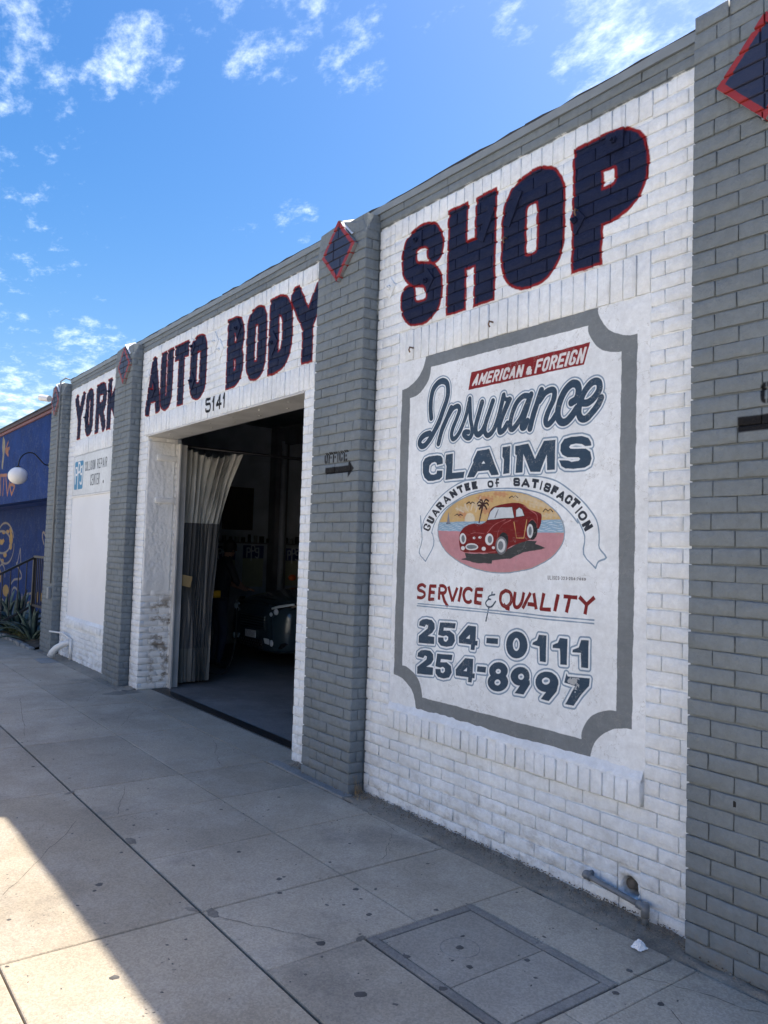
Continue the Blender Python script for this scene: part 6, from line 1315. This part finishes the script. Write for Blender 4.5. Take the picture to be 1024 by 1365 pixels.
# railing
rl = empty('railing', (-12.3, .12, .1), label='black steel railing on the landing of the blue building', cat='railing')
def bar(name, a, b, wx, wy):
    a, b = Vector(a), Vector(b); t = (b-a).normalized(); s_ = t.cross(Vector((0, 0, 1)))
    if s_.length < .1: s_ = Vector((1, 0, 0))
    s_.normalize(); u = s_.cross(t).normalized(); vs = [p+s_*i*wx/2+u*j*wy/2 for p in (a, b) for i, j in ((-1, -1), (1, -1), (1, 1), (-1, 1))]
    return part(mesh_obj(name, vs, [(3, 2, 1, 0), (4, 5, 6, 7), (0, 1, 5, 4), (1, 2, 6, 5), (2, 3, 7, 6), (3, 0, 4, 7)], M_RAIL), rl)
sl = (1.37-1.075)/.53
bar('top_rail', (-12.3, .14, 1.37), (-12.3, -1.0, 1.37-sl*1.12), .05, .035); bar('top_rail', (-12.3, .12, 1.37), (-10.76, .12, 1.37), .05, .035)
bar('bottom_rail', (-12.3, .12, .545), (-12.3, -.46, .545-sl*.58*.98), .035, .04); bar('bottom_rail', (-12.3, .12, .56), (-10.76, .12, .56), .035, .04)
bar('post', (-12.3, .12, .02), (-12.3, .12, 1.36), .055, .055); bar('post', (-12.3, -.98, -.01), (-12.3, -.98, .76), .05, .05)
for k in range(1, 9):
    y = .12-k*.122; zt = 1.35-sl*(.12-y); bar('baluster', (-12.3, y, max(.02, .545-sl*(.12-y)*.98) if y > -.46 else .02), (-12.3, y, zt), .014, .014)
for k in range(1, 13): x = -12.3+k*.12; bar('baluster', (x, .12, .56), (x, .12, 1.36), .014, .014)
# gooseneck lamp
gl = empty('gooseneck_lamp', (-12.0, .2, 2.9), label='white globe lamp on a black curved arm over the blue fascia', cat='lamp')
pts = smooth([( .21, 2.905), (.12, 2.915), (.03, 3.00), (-.05, 3.075), (-.13, 3.085), (-.21, 3.045), (-.265, 2.96), (-.285, 2.84)], 6)
mb = MB(); mb.tube([(-12.0, p[0], p[1]) for p in pts], .010, 10); part(mb.build('arm', M_STEEL, smooth=True), gl)
mb = MB(); mb.tube([(-12.0, -.285, 2.85), (-12.0, -.285, 2.815)], .05, 16, radii=[.03, .055]); part(mb.build('fitter', M_STEEL, smooth=True), gl)
mb = MB(); mb.sphere((-12.0, -.28, 2.69), .152, .152, .142, 32, 20); part(mb.build('globe', M_GLOBE, smooth=True), gl)
mb = MB(); mb.tube([(-12.0, .20, 2.905), (-12.0, .185, 2.905)], .04, 16); part(mb.build('wall_plate', M_STEEL), gl)

# ================================================================== unseen far side of the street, added to bounce sun onto the facade
g = MB(); g.box(-60, 60, -19.5, -16, -.30, 0.0); tag(g.build('far_sidewalk', M_ROADC), kind='structure')
far = [(-34, -22, 7.2, (.74, .68, .58), 'unseen cream stucco shop added to bounce sun, across the street, far left'), (-21.8, -9.5, 7.6, (.80, .78, .74), 'unseen white stucco shop added to bounce sun, across the street, left'),
       (-9.3, 3.0, 8.6, (.78, .72, .62), 'unseen cream two storey shop added to bounce sun, across the street'), (3.2, 14.5, 7.4, (.80, .77, .70), 'unseen pale stucco shop added to bounce sun, across the street, right'), (14.7, 27, 7.0, (.72, .62, .52), 'unseen tan stucco shop added to bounce sun, across the street, far right')]
for x0, x1, h, c_, lab in far:
    fb = empty('bounce_shop', ((x0+x1)/2, -20, 0), label=lab, cat='building', group='unseen shops added to bounce sun')
    mt = simple('stucco', c_, .85, var=.08, scale=2, bump=.004)
    m_ = MB(); m_.box(x0, x1, -28, -19.5, -.02, h); part(m_.build('wall', mt), fb)
    m_ = MB(); m_.box(x0-.05, x1+.05, -28, -19.42, h, h+.18); part(m_.build('coping', M_SILL), fb)
    n = 3; w_ = (x1-x0)/n
    for i in range(n):
        a = x0+i*w_+.6
        if i == 1: m_ = MB(); m_.box(a+.8, a+1.9, -19.5, -19.44, 0, 2.2); part(m_.build('door', M_STEEL), fb); continue
        m_ = MB(); m_.box(a-.06, a+w_-1.14, -19.5, -19.42, .84, 2.56); f_ = part(m_.build('window', M_SILL), fb)
        m_ = MB(); m_.box(a, a+w_-1.2, -19.5, -19.41, .9, 2.5); o = m_.build('pane', M_GLASS); o.parent = f_; o.location = -(f_.location+fb.location)
